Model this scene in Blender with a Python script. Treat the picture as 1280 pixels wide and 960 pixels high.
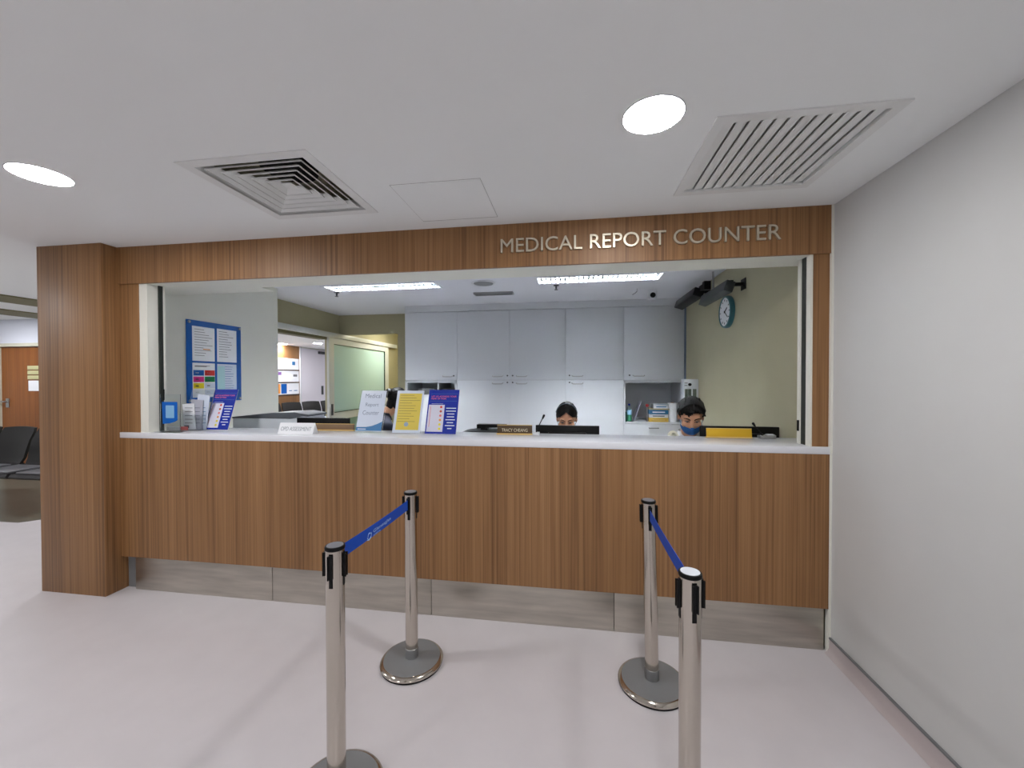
import bpy, bmesh, math, random
from mathutils import Vector, Matrix, Euler, noise
random.seed(7)
for o in list(bpy.data.objects): bpy.data.objects.remove(o)
SC = bpy.context.scene
COL = SC.collection
R = math.radians

# ------------------------------------------------------------------ camera
def make_camera():
    cd = bpy.data.cameras.new('camera'); co = bpy.data.objects.new('camera', cd); COL.objects.link(co)
    yaw, pitch, roll = 0.1478, 0.0124, -0.0019
    fw = Vector((-math.sin(yaw)*math.cos(pitch), math.cos(yaw)*math.cos(pitch), -math.sin(pitch)))
    r = Vector((math.cos(yaw), math.sin(yaw), 0)); u = r.cross(fw)
    r2 = r*math.cos(roll)+u*math.sin(roll); u2 = u*math.cos(roll)-r*math.sin(roll)
    m = Matrix((r2, u2, -fw)).transposed().to_4x4()
    m.translation = Vector((-1.4003, -2.3923, 1.5))
    co.matrix_world = m
    cd.sensor_fit = 'HORIZONTAL'; cd.sensor_width = 36.0; cd.lens = 498.41/1280*36.0
    cd.clip_start = 0.05
    SC.camera = co
make_camera()

# ------------------------------------------------------------------ world, exposure, light levels
w = bpy.data.worlds.new('world'); SC.world = w; w.use_nodes = True
w.node_tree.nodes['Background'].inputs[0].default_value = (0.80, 0.84, 0.92, 1)
w.node_tree.nodes['Background'].inputs[1].default_value = 0.05
SC.view_settings.view_transform = 'Standard'; SC.view_settings.look = 'None'
SC.view_settings.exposure = 2.7; SC.view_settings.gamma = 1.0; SC.view_settings.use_curve_mapping = False
DOWNLIGHT = 26.5       # lobby downlights, emission strength
TROFFER = 84.0         # office fluorescent troffers
WAITING = 48.0         # waiting-area downlights
ZC, ZO, ZW = 2.437, 2.50, 1.127      # lobby ceiling, office ceiling, worktop

# ------------------------------------------------------------------ materials
def srgb(c):
    return tuple(((v/255)/12.92 if v/255 <= .04045 else ((v/255+.055)/1.055)**2.4) for v in c)
MATS = {}
def mat(name, rgb, rough=.5, metal=0, trans=0, emit=0, coat=0, noise_amt=0, noise_scale=20, spec=.5, ior=1.45, bump=0, alpha=1, emit_rgb=None):
    if name in MATS: return MATS[name]
    m = bpy.data.materials.new(name); m.use_nodes = True; nt = m.node_tree; b = nt.nodes['Principled BSDF']
    c = srgb(rgb)
    b.inputs['Base Color'].default_value = (*c, 1); b.inputs['Roughness'].default_value = rough
    b.inputs['Metallic'].default_value = metal; b.inputs['Transmission Weight'].default_value = trans
    b.inputs['IOR'].default_value = ior; b.inputs['Specular IOR Level'].default_value = spec
    b.inputs['Coat Weight'].default_value = coat; b.inputs['Alpha'].default_value = alpha
    if emit:
        e = srgb(emit_rgb or rgb); b.inputs['Emission Color'].default_value = (*e, 1); b.inputs['Emission Strength'].default_value = emit
    if noise_amt or bump:
        tc = nt.nodes.new('ShaderNodeTexCoord'); n = nt.nodes.new('ShaderNodeTexNoise'); n.inputs['Scale'].default_value = noise_scale
        n.inputs['Detail'].default_value = 4
        nt.links.new(tc.outputs['Object'], n.inputs['Vector'])
        if noise_amt:
            cr = nt.nodes.new('ShaderNodeValToRGB')
            cr.color_ramp.elements[0].position = .3; cr.color_ramp.elements[1].position = .7
            cr.color_ramp.elements[0].color = (*[v*(1-noise_amt) for v in c], 1); cr.color_ramp.elements[1].color = (*[min(1, v*(1+noise_amt)) for v in c], 1)
            nt.links.new(n.outputs['Fac'], cr.inputs['Fac']); nt.links.new(cr.outputs['Color'], b.inputs['Base Color'])
        if bump:
            bp = nt.nodes.new('ShaderNodeBump'); bp.inputs['Strength'].default_value = bump; bp.inputs['Distance'].default_value = .01
            nt.links.new(n.outputs['Fac'], bp.inputs['Height']); nt.links.new(bp.outputs['Normal'], b.inputs['Normal'])
    MATS[name] = m
    return m

def wood_mat(name, cols, rough=.42, stretch=1.0, fine=1.0):
    m = bpy.data.materials.new(name); m.use_nodes = True; nt = m.node_tree; b = nt.nodes['Principled BSDF']
    N = nt.nodes.new; L = nt.links.new
    tc = N('ShaderNodeTexCoord'); sep = N('ShaderNodeSeparateXYZ'); L(tc.outputs['Object'], sep.inputs[0])
    add = N('ShaderNodeMath'); add.operation = 'ADD'; L(sep.outputs[0], add.inputs[0]); L(sep.outputs[1], add.inputs[1])
    def layer(sx, sz, det, seed):
        cb = N('ShaderNodeCombineXYZ'); m1 = N('ShaderNodeMath'); m1.operation = 'MULTIPLY'; m1.inputs[1].default_value = sx
        m2 = N('ShaderNodeMath'); m2.operation = 'MULTIPLY'; m2.inputs[1].default_value = sz
        L(add.outputs[0], m1.inputs[0]); L(sep.outputs[2], m2.inputs[0])
        L(m1.outputs[0], cb.inputs[0]); cb.inputs[1].default_value = seed; L(m2.outputs[0], cb.inputs[2])
        n = N('ShaderNodeTexNoise'); n.inputs['Scale'].default_value = 1; n.inputs['Detail'].default_value = det
        L(cb.outputs[0], n.inputs['Vector']); return n.outputs['Fac']
    a = layer(58*stretch, .35, 2, 3.1); c = layer(190*fine, 1.6, 3, 9.7); d = layer(7, .15, 1, 5.5)
    mx = N('ShaderNodeMix'); mx.data_type = 'FLOAT'; mx.inputs[0].default_value = .42; L(a, mx.inputs[2]); L(c, mx.inputs[3])
    mx2 = N('ShaderNodeMix'); mx2.data_type = 'FLOAT'; mx2.inputs[0].default_value = .25; L(mx.outputs[0], mx2.inputs[2]); L(d, mx2.inputs[3])
    cr = N('ShaderNodeValToRGB'); e = cr.color_ramp.elements
    e[0].position = .36; e[0].color = (*srgb(cols[0]), 1); e[1].position = .66; e[1].color = (*srgb(cols[2]), 1)
    x = e.new(.5); x.color = (*srgb(cols[1]), 1)
    L(mx2.outputs[0], cr.inputs['Fac']); L(cr.outputs['Color'], b.inputs['Base Color'])
    b.inputs['Roughness'].default_value = rough
    bp = N('ShaderNodeBump'); bp.inputs['Strength'].default_value = .08; bp.inputs['Distance'].default_value = .002
    L(c, bp.inputs['Height']); L(bp.outputs['Normal'], b.inputs['Normal'])
    MATS[name] = m
    return m

def brushed_mat(name, rgb, rough, sx, sz):
    m = bpy.data.materials.new(name); m.use_nodes = True; nt = m.node_tree; b = nt.nodes['Principled BSDF']
    N = nt.nodes.new; L = nt.links.new
    b.inputs['Metallic'].default_value = 1; b.inputs['Roughness'].default_value = rough
    tc = N('ShaderNodeTexCoord'); mp = N('ShaderNodeMapping'); mp.inputs['Scale'].default_value = (sx, sx, sz)
    n = N('ShaderNodeTexNoise'); n.inputs['Scale'].default_value = 1; n.inputs['Detail'].default_value = 5
    L(tc.outputs['Object'], mp.inputs[0]); L(mp.outputs[0], n.inputs['Vector'])
    cr = N('ShaderNodeValToRGB'); c = srgb(rgb)
    cr.color_ramp.elements[0].position = .3; cr.color_ramp.elements[1].position = .7
    cr.color_ramp.elements[0].color = (*[v*.82 for v in c], 1); cr.color_ramp.elements[1].color = (*[min(1, v*1.12) for v in c], 1)
    L(n.outputs['Fac'], cr.inputs['Fac']); L(cr.outputs['Color'], b.inputs['Base Color'])
    mr = N('ShaderNodeMapRange'); mr.inputs[3].default_value = rough*.8; mr.inputs[4].default_value = rough*1.3
    L(n.outputs['Fac'], mr.inputs[0]); L(mr.outputs[0], b.inputs['Roughness'])
    MATS[name] = m
    return m

WOOD = wood_mat('wood_laminate', [(110, 76, 44), (143, 103, 64), (162, 121, 80)], rough=.48)
ORANGEWOOD = wood_mat('orange_door_veneer', [(112, 62, 20), (134, 78, 28), (148, 90, 36)], rough=.3, stretch=.6, fine=.5)
WALLG = mat('wall_paint_grey', (203, 204, 203), .62, noise_amt=.015, noise_scale=3)
CEIL = mat('ceiling_paint', (240, 243, 243), .8)
OCEIL = mat('office_ceiling_paint', (224, 226, 232), .8)
KHAKI = mat('wall_paint_khaki', (176, 171, 142), .6, noise_amt=.02, noise_scale=4)
YELLOWISH = mat('wall_paint_yellow', (196, 182, 128), .6)
CREAM = mat('cream_paint', (228, 228, 218), .55, noise_amt=.01, noise_scale=4)
FLOOR = mat('vinyl_floor', (205, 201, 204), .27, noise_amt=.02, noise_scale=6, bump=.01)
DARKFLOOR = mat('floor_dark', (96, 95, 84), .3, noise_amt=.08, noise_scale=5)
WHITE = mat('white_solid_surface', (226, 228, 234), .18)
CABWHITE = mat('cabinet_laminate', (214, 217, 222), .35)
CABIN = mat('cabinet_inside', (190, 192, 196), .5)
BLACK = mat('black_plastic', (9, 9, 10), .4, spec=.25)
BLACKM = mat('black_matt', (8, 8, 9), .7, spec=.2)
DKGREY = mat('dark_grey', (62, 64, 68), .45)
GREY = mat('mid_grey', (128, 130, 132), .5)
CAPGREY = mat('cap_grey', (120, 121, 126), .35)
BASEGREY = mat('base_grey', (128, 130, 132), .42, metal=.1)
CHROME = mat('polished_steel', (196, 188, 178), .13, metal=1)
SATIN = mat('satin_metal', (178, 178, 178), .35, metal=1)
BRUSHED = brushed_mat('brushed_steel', (196, 190, 180), .36, 3, 26)
LETTER = mat('brushed_letter_metal', (214, 206, 186), .32, metal=.75)
BLUE = mat('board_blue', (8, 92, 178), .3)
NAVY = mat('sign_navy', (22, 46, 158), .18, coat=.5)
TAPE = mat('tape_blue', (6, 72, 176), .55)
PAPER = mat('paper_white', (236, 238, 242), .35)
PALEBLUE = mat('paper_pale_blue', (214, 224, 240), .12, coat=.6)
YELLOW = mat('paper_yellow', (222, 200, 84), .3, coat=.4)
GOLD = mat('plate_gold', (214, 172, 40), .35, metal=.2)
GOLDT = mat('gold_trim', (222, 190, 120), .35, metal=.3)
BROWN = mat('plate_brown', (74, 56, 34), .35)
INK = mat('ink_grey', (110, 112, 118), .6)
INKB = mat('ink_blue', (52, 116, 168), .4)
RED = mat('print_red', (214, 56, 48), .5); MAG = mat('print_magenta', (214, 50, 140), .5)
GREEN = mat('print_green', (24, 128, 78), .5); YEL = mat('print_yellow', (232, 214, 40), .5)
CYAN = mat('print_cyan', (176, 214, 220), .5); ORG = mat('print_orange', (226, 150, 70), .5)
PINK = mat('print_pink', (222, 120, 120), .5); PINKRED = mat('print_heading', (228, 110, 130), .5)
CLEAR = mat('clear_acrylic', (244, 248, 250), .03, trans=1, ior=1.2)
FROST = mat('frosted_green_glass', (196, 228, 226), .2, trans=.05, ior=1.3)
LAMPW = mat('downlight_diffuser', (255, 255, 255), .5, emit=DOWNLIGHT, emit_rgb=(254, 252, 252))
LAMPA = mat('waiting_diffuser', (255, 255, 255), .5, emit=WAITING, emit_rgb=(250, 250, 255))
TUBE = mat('fluorescent_tube', (255, 255, 255), .5, emit=TROFFER, emit_rgb=(244, 250, 255))
SKIN = mat('skin', (206, 154, 122), .5, noise_amt=.04, noise_scale=30)
HAIR = mat('black_hair', (10, 9, 9), .5, noise_amt=.4, noise_scale=90, spec=.22)
MASK = mat('face_mask_blue', (36, 96, 158), .7)
SHIRTW = mat('shirt_white', (220, 222, 226), .8); SHIRTN = mat('cloth_navy', (18, 22, 40), .85); SHIRTD = mat('cloth_dark_grey', (52, 54, 62), .85)

# ------------------------------------------------------------------ mesh helpers
class B:
    def __init__(s): s.bm = bmesh.new()
    def box(s, x0, x1, y0, y1, z0, z1, rot=None, bev=0):
        t = bmesh.new(); bmesh.ops.create_cube(t, size=1)
        bmesh.ops.scale(t, vec=(abs(x1-x0), abs(y1-y0), abs(z1-z0)), verts=t.verts)
        if bev: bmesh.ops.bevel(t, geom=t.edges[:], offset=bev, segments=2, affect='EDGES', profile=.5)
        if rot: bmesh.ops.rotate(t, cent=(0, 0, 0), matrix=rot, verts=t.verts)
        bmesh.ops.translate(t, vec=((x0+x1)/2, (y0+y1)/2, (z0+z1)/2), verts=t.verts)
        s.add(t); return s
    def add(s, t):
        me = bpy.data.meshes.new('t'); t.to_mesh(me); s.bm.from_mesh(me); t.free(); bpy.data.meshes.remove(me)
    def cyl(s, a, b, r0, r1=None, n=24):
        a = Vector(a); b = Vector(b); d = b-a; r1 = r0 if r1 is None else r1
        t = bmesh.new(); bmesh.ops.create_cone(t, cap_ends=True, segments=n, radius1=r0, radius2=r1, depth=d.length)
        m = d.to_track_quat('Z', 'Y').to_matrix().to_4x4(); m.translation = (a+b)/2
        bmesh.ops.transform(t, matrix=m, verts=t.verts); s.add(t); return s
    def ball(s, c, r, n=16, rot=None):
        t = bmesh.new(); bmesh.ops.create_uvsphere(t, u_segments=n*2, v_segments=n, radius=1)
        rr = (r, r, r) if isinstance(r, (int, float)) else r
        bmesh.ops.scale(t, vec=rr, verts=t.verts)
        if rot: bmesh.ops.rotate(t, cent=(0, 0, 0), matrix=rot, verts=t.verts)
        bmesh.ops.translate(t, vec=c, verts=t.verts); s.add(t); return s
    def cap(s, a, b, r0, r1, n=16):
        s.cyl(a, b, r0, r1, n); s.ball(a, r0, n//2); s.ball(b, r1, n//2); return s
    def lathe(s, prof, c=(0, 0, 0), n=48):
        vs = []
        for r, z in prof:
            vs.append([s.bm.verts.new((c[0]+r*math.cos(2*math.pi*k/n), c[1]+r*math.sin(2*math.pi*k/n), c[2]+z)) for k in range(n)])
        for i in range(len(prof)-1):
            for k in range(n):
                s.bm.faces.new((vs[i][k], vs[i][(k+1) % n], vs[i+1][(k+1) % n], vs[i+1][k]))
        s.bm.faces.new(vs[-1]); s.bm.faces.new(vs[0][::-1]); return s
    def prism(s, pts, axis, a, b):
        # polygon pts in the two other axes, extruded from a to b
        def P(u, v, w): return {0: (w, u, v), 1: (u, w, v), 2: (u, v, w)}[axis]
        f = [s.bm.verts.new(P(u, v, a)) for u, v in pts]; g = [s.bm.verts.new(P(u, v, b)) for u, v in pts]
        s.bm.faces.new(f[::-1]); s.bm.faces.new(g)
        for i in range(len(pts)):
            j = (i+1) % len(pts); s.bm.faces.new((f[i], f[j], g[j], g[i]))
        return s
    def tube(s, pts, r, n=10):
        pts = [Vector(p) for p in pts]; rings = []
        up = Vector((0, 0, 1))
        for i, p in enumerate(pts):
            d = (pts[min(i+1, len(pts)-1)]-pts[max(i-1, 0)]).normalized()
            x = d.cross(up) if abs(d.dot(up)) < .95 else d.cross(Vector((1, 0, 0)))
            x.normalize(); y = d.cross(x)
            rings.append([s.bm.verts.new(p+x*r*math.cos(2*math.pi*k/n)+y*r*math.sin(2*math.pi*k/n)) for k in range(n)])
        for i in range(len(rings)-1):
            for k in range(n): s.bm.faces.new((rings[i][k], rings[i][(k+1) % n], rings[i+1][(k+1) % n], rings[i+1][k]))
        s.bm.faces.new(rings[0][::-1]); s.bm.faces.new(rings[-1]); return s
    def mesh(s, name, smooth=True):
        bmesh.ops.recalc_face_normals(s.bm, faces=s.bm.faces)
        me = bpy.data.meshes.new(name); s.bm.to_mesh(me); s.bm.free()
        if smooth:
            for p in me.polygons: p.use_smooth = True
            try: me.set_sharp_from_angle(angle=R(35))
            except Exception: pass
        return me

MW = {}     # object name -> world matrix of my empties
def link(name, me, m, parent=None, world=False, sharp=True):
    o = bpy.data.objects.new(name, me); COL.objects.link(o)
    if m: me.materials.append(m) if not me.materials else None
    if parent:
        o.parent = parent
        if world: me.transform(MW[parent.name].inverted()); MW[o.name] = MW[parent.name].copy()
        else: MW[o.name] = MW[parent.name].copy()
    else: MW[o.name] = Matrix()
    return o
def tag(o, label, cat, group=None, kind=None):
    if label: o['label'] = label
    if cat: o['category'] = cat
    if group: o['group'] = group
    if kind: o['kind'] = kind
    return o
def thing(name, label, cat, loc=(0, 0, 0), rot=(0, 0, 0), group=None):
    o = bpy.data.objects.new(name, None); COL.objects.link(o); o.location = loc; o.rotation_euler = rot
    o.empty_display_size = .05
    MW[o.name] = Matrix.Translation(loc) @ Euler(rot).to_matrix().to_4x4()
    return tag(o, label, cat, group)
def part(name, b, m, parent, world=False, label=None):
    o = link(name, b.mesh(name), m, parent, world)
    if label: o['label'] = label
    return o
def solo(name, b, m, label, cat, group=None): return tag(link(name, b.mesh(name), m), label, cat, group)
def struct(name, b, m, label=None):
    o = link(name, b.mesh(name), m); o['kind'] = 'structure'
    if label: o['label'] = label
    return o

def text_mesh(body, size, extrude=.0004, bold=0, space=1.0):
    cu = bpy.data.curves.new('t', 'FONT'); cu.body = body; cu.size = size; cu.extrude = extrude; cu.offset = bold
    cu.align_x = 'LEFT'; cu.space_character = space; cu.resolution_u = 4
    o = bpy.data.objects.new('t', cu); COL.objects.link(o); bpy.context.view_layer.update()
    me = bpy.data.meshes.new_from_object(o.evaluated_get(bpy.context.evaluated_depsgraph_get()))
    bpy.data.objects.remove(o); bpy.data.curves.remove(cu)
    me.materials.clear()
    return me
def text_part(name, body, m, parent, x0, x1, z0, z1, y, extrude=.0004, bold=0, label=None, face='-Y'):
    """lettering fitted into the local rectangle x0..x1, z0..z1 on a face looking to -Y"""
    me = text_mesh(body, 1, .001, 0)
    xs = [v.co.x for v in me.vertices]; ys = [v.co.y for v in me.vertices]
    sx = (x1-x0)/(max(xs)-min(xs)); sz = (z1-z0)/(max(ys)-min(ys))
    bx, by = min(xs), min(ys)
    for v in me.vertices:
        x, z, e = (v.co.x-bx)*sx+x0, (v.co.y-by)*sz+z0, v.co.z
        v.co = Vector((x, y-(extrude if e > 0 else 0), z))
    o = link(name, me, m, parent)
    if label: o['label'] = label
    return o

# ================================================================== SETTING
# floor
struct('floor', B().box(-11.2, .12, -8, 12, -.1, 0), FLOOR, 'pale pinkish grey vinyl floor')
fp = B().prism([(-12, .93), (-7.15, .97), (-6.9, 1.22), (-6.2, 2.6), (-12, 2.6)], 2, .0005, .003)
struct('floor_dark_patch', fp, DARKFLOOR, 'darker patch of floor under the waiting chairs')  # thin darker polygon laid just above the floor
# lobby + waiting ceiling: with cut-outs for the ceiling grilles
def ceiling_with_holes(name, X0, X1, Y0, Y1, z, holes, m, th=.06, label=None):
    xs = sorted({X0, X1, *[h[0] for h in holes], *[h[1] for h in holes]}); ys = sorted({Y0, Y1, *[h[2] for h in holes], *[h[3] for h in holes]})
    b = B()
    grid = {}
    for i in range(len(xs)-1):
        for j in range(len(ys)-1):
            cx, cy = (xs[i]+xs[i+1])/2, (ys[j]+ys[j+1])/2
            grid[i, j] = not any(h[0] < cx < h[1] and h[2] < cy < h[3] for h in holes)
    V = {}
    def v(i, j, k):
        if (i, j, k) not in V: V[i, j, k] = b.bm.verts.new((xs[i], ys[j], z+k*th))
        return V[i, j, k]
    for (i, j), on in grid.items():
        if not on: continue
        b.bm.faces.new((v(i, j, 0), v(i, j+1, 0), v(i+1, j+1, 0), v(i+1, j, 0)))
        b.bm.faces.new((v(i, j, 1), v(i+1, j, 1), v(i+1, j+1, 1), v(i, j+1, 1)))
        for di, dj, a, c in ((-1, 0, (0, 0), (0, 1)), (1, 0, (1, 1), (1, 0)), (0, -1, (1, 0), (0, 0)), (0, 1, (0, 1), (1, 1))):
            if not grid.get((i+di, j+dj), False):
                p, q = (i+a[0], j+a[1]), (i+c[0], j+c[1])
                b.bm.faces.new((v(*p, 0), v(*p, 1), v(*q, 1), v(*q, 0)))
    return struct(name, b, m, label)
D = (-3.05, -2.51, -.86, -.32)      # diffuser opening
G = (-.85, -.30, -.83, -.28)        # return grille opening
ceiling_with_holes('ceiling', -11.2, .12, -8, 12, ZC, [D, G, (-5.05, .12, .24, 12)], CEIL, label='white plasterboard ceiling of the lobby and waiting area')
TR = [(-4.05, -2.80, 1.55, 1.80), (-1.745, -.53, 1.54, 1.79)]
ceiling_with_holes('ceiling_office', -5.1, .12, .24, 6.1, ZO, [TR[0], TR[1]], OCEIL, label='white ceiling of the office behind the counter')
# walls
struct('wall_right', B().box(0, .12, -8, .03, 0, ZC), WALLG, 'plain pale grey wall to the right of the counter')
struct('wall_right_office', B().box(.001, .12, .03, 3.5, 0, ZO), KHAKI, 'khaki painted office wall with the clock')
struct('wall_back_lobby', B().box(-11.2, .12, -8.1, -8, 0, ZC), WALLG)
struct('wall_left_lobby', B().box(-11.3, -11.2, -8, 2.6, 0, ZC), WALLG)
struct('wall_left', B().box(-5.1, -4.6, .25, 1.58, 0, ZO), CREAM, 'cream office side wall carrying the blue notice board')
struct('wall_left_opening', B().box(-5.1, -5.0, 1.58, 3.18, 2.13, ZO).box(-5.1, -5.0, 3.18, 6.1, 0, ZO), KHAKI, 'khaki wall over and beside the sliding door opening')
struct('wall_back', B().box(-5.0, -4.03, 3.4, 3.5, 2.2, ZO).box(-4.03, .12, 3.4, 3.5, 0, ZO), KHAKI, 'khaki back wall of the office with passage opening')
struct('wall_passage', B().box(-4.03, -3.93, 3.5, 6.1, 0, ZO).box(-5.0, -4.03, 6.0, 6.1, 0, ZO), YELLOWISH, 'yellowish wall of the passage behind the office')
# waiting area
struct('wall_waiting', B().box(-9.3, -9.1, 2.6, 12, 0, ZC), CREAM)
struct('wall_door_side', B().box(-11.2, -10.33, 2.6, 2.75, 0, ZC).box(-9.33, -9.3, 2.6, 2.75, 0, ZC).box(-10.33, -9.33, 2.6, 2.75, 2.06, ZC),
       mat('white_glossy_wall', (222, 226, 236), .4), 'white wall above the brown door in the waiting area')
struct('wall_waiting_end', B().box(-9.3, -5.0, 11.9, 12, 0, ZC), WALLG)
BAND = mat('ceiling_band_khaki', (112, 108, 78), .6)
struct('trim_9', B().box(-8.06, -7.55, -7.9, 4.6, ZC-.015, ZC+.01), BAND, 'first khaki band across the waiting area ceiling')
struct('trim_10', B().box(-9.35, -8.8, -7.9, 2.58, ZC-.015, ZC+.01), BAND, 'second khaki band across the waiting area ceiling')
# wood-clad pillar, header and jambs
struct('trim_1', B().box(-5.122, -4.582, -.10, .25, 0, ZC, bev=.002), WOOD, 'square pillar clad in brown striped wood laminate')
struct('trim_2', B().box(-4.582, -.012, 0, .02, 2.178, ZC), WOOD, 'brown wood fascia over the counter opening')
struct('trim_3', B().box(-4.60, 0, .02, .25, 2.178, ZO).box(-4.60, -3.66, .25, .38, 2.178, ZO), CREAM, 'cream soffit above the counter opening')
struct('trim_4', B().box(-4.582, -4.423, .012, .06, ZW, 2.178), WOOD, 'left wood jamb of the counter opening')
struct('trim_5', B().box(-.092, -.012, .012, .06, ZW, 2.178), WOOD, 'right wood jamb of the counter opening')
struct('trim_6', B().box(-4.423, -4.358, .016, .09, ZW, 2.178).box(-4.60, -4.345, .115, .13, ZW, 2.178), CREAM, 'left cream frame of the shutter track')
struct('trim_7', B().box(-.104, -.092, .016, .055, ZW, 2.178).box(-.112, 0, .10, .125, ZW, 2.178), CREAM, 'right cream frame of the shutter track')
struct('trim_8', B().box(-.012, 0, -.004, .03, 1.09, ZC).box(-.012, 0, -.002, .03, 0, 1.09), CREAM, 'thin cream corner strip between wood and right wall')
struct('trim_11', B().box(-4.42, -4.345, .09, .115, ZW, 2.178).box(-.104, -.012, .056, .10, ZW, 2.178), mat('track_dark', (40, 46, 42), .5), 'dark slots of the shutter track')
# right baseboard: coved vinyl with a dark top line
bb = B().prism([(-.001, .08), (-.008, .08), (-.009, .03), (-.016, .012), (-.032, .001), (-.001, .001)], 1, -8, .0)
struct('baseboard_right', bb, mat('cove_vinyl', (186, 176, 176), .35), 'coved vinyl skirting along the right wall')
struct('baseboard_right_capping', B().box(-.011, 0, -8, 0, .080, .088), mat('capping_grey', (116, 118, 120), .5), 'dark capping line on the right skirting')

# ================================================================== RECEPTION COUNTER
t = thing('reception_counter', 'long brown wood fronted counter with steel kick plate under the white worktop', 'counter', (-2.3, 0, 0))
part('front_panel', B().box(-4.582, -.012, .0, .03, .24, 1.087), WOOD, t, True)
part('carcass', B().box(-4.58, -.014, .045, .30, .0, 1.087), GREY, t, True)
xs = [-4.49, -3.4, -2.28, -1.15, -.022]
for i in range(4):
    part('kick_plate', B().box(xs[i]+.0015, xs[i+1]-.0015, .02, .032, 0, .238, bev=.0015), BRUSHED, t, True, 'brushed stainless steel kick panel')
solo('worktop', B().box(-4.579, -.002, -.003, .34, 1.087, ZW, bev=.003), WHITE, 'continuous glossy white worktop running along the counter opening', 'worktop')

# sign letters
t = thing('lettering_sign', 'raised brushed metal capital lettering on the brown fascia above the counter', 'sign', (-1.045, 0, 2.26))
S = 'MEDICAL REPORT COUNTER'
def ext(s):
    if not s: return (0, 0)
    me = text_mesh(s, 1, 0); xs = [v.co.x for v in me.vertices]; r = (min(xs), max(xs)); bpy.data.meshes.remove(me); return r
full = ext(S); k = (1.554)/(full[1]-full[0])
hh = text_mesh('M', 1, 0); capH = max(v.co.y for v in hh.vertices)
for i, ch in enumerate(S):
    if ch == ' ': continue
    e = ext(S[:i+1]); me = text_mesh(ch, 1, .5, 0)
    xm = max(v.co.x for v in me.vertices)
    for v in me.vertices:
        X = -1.822+(v.co.x-xm+e[1]-full[0])*k; Z = 2.262+v.co.y*.081/capH
        v.co = Vector((X, -.004 if v.co.z > 0 else .0, Z))
        v.co.y = -.016 if v.co.y < -.001 else -.002
    o = link('letter', me, LETTER, t, True)

# ================================================================== STANCHIONS
def stanchion(x, y, label, capm, lean=(0, 0), rotz=0):
    t = thing('queue_stanchion', label, 'stanchion', (x, y, 0), (0, 0, rotz), 'retractable belt posts')
    part('base_ring', B().lathe([(.158, .0), (.160, .004), (.160, .007), (.150, .008)]), BLACKM, t)
    part('base', B().lathe([(.150, .008), (.161, .010), (.163, .018), (.157, .026), (.146, .030)]), CHROME, t)
    part('base_cover', B().lathe([(.146, .0295), (.1455, .0312), (.05, .034), (.036, .036)]), BASEGREY, t)
    M = Matrix.Identity(4); M[0][2] = lean[0]; M[1][2] = lean[1]
    p = part('pole', B().lathe([(.032, .034), (.0322, .899)], n=48), CHROME, t)
    c = part('collar', B().lathe([(.034, .034), (.0335, .085), (.0322, .086)], n=48), SATIN, t)
    h = part('head', B().lathe([(.0330, .896), (.0345, .898), (.0345, .905), (.033, .9085), (.029, .909)], n=40), BLACK, t)
    d = part('cap_disc', B().lathe([(.0285, .907), (.028, .910), (.01, .9105)], n=40), capm, t)
    objs = [p, c, h, d]
    for k in range(4):
        a = math.pi/2*k; mt = Matrix.Rotation(a, 4, 'Z')
        bb = B().box(.030, .0335, -.007, .007, .768, .889, bev=.0015)
        bb.box(.033, .0405, -.009, .009, .80, .884, bev=.002).box(.040, .0425, -.009, -.004, .80, .884).box(.040, .0425, .004, .009, .80, .884)
        bmesh.ops.transform(bb.bm, matrix=mt, verts=bb.bm.verts)
        objs.append(part('belt_slot', bb, BLACK, t))
    for o in objs: o.data.transform(M)
    return t
ST = dict(bl=(-2.235, -.40), fl=(-2.235, -1.085), br=(-1.008, -.375), fr=(-1.04, -1.11))
stanchion(*ST['fl'], 'front left steel belt post with grey cap, cut by the lower frame edge', CAPGREY, rotz=.12)
stanchion(*ST['bl'], 'steel belt post standing behind on the left, near the kick plate', CAPGREY, lean=(-.004, 0), rotz=.1)
stanchion(*ST['br'], 'steel belt post at the right nearer the counter with round base in view', CAPGREY, lean=(-.022, 0))
stanchion(*ST['fr'], 'front right steel belt post with a white cap', mat('cap_white', (214, 218, 226), .3), rotz=.12)
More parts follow.
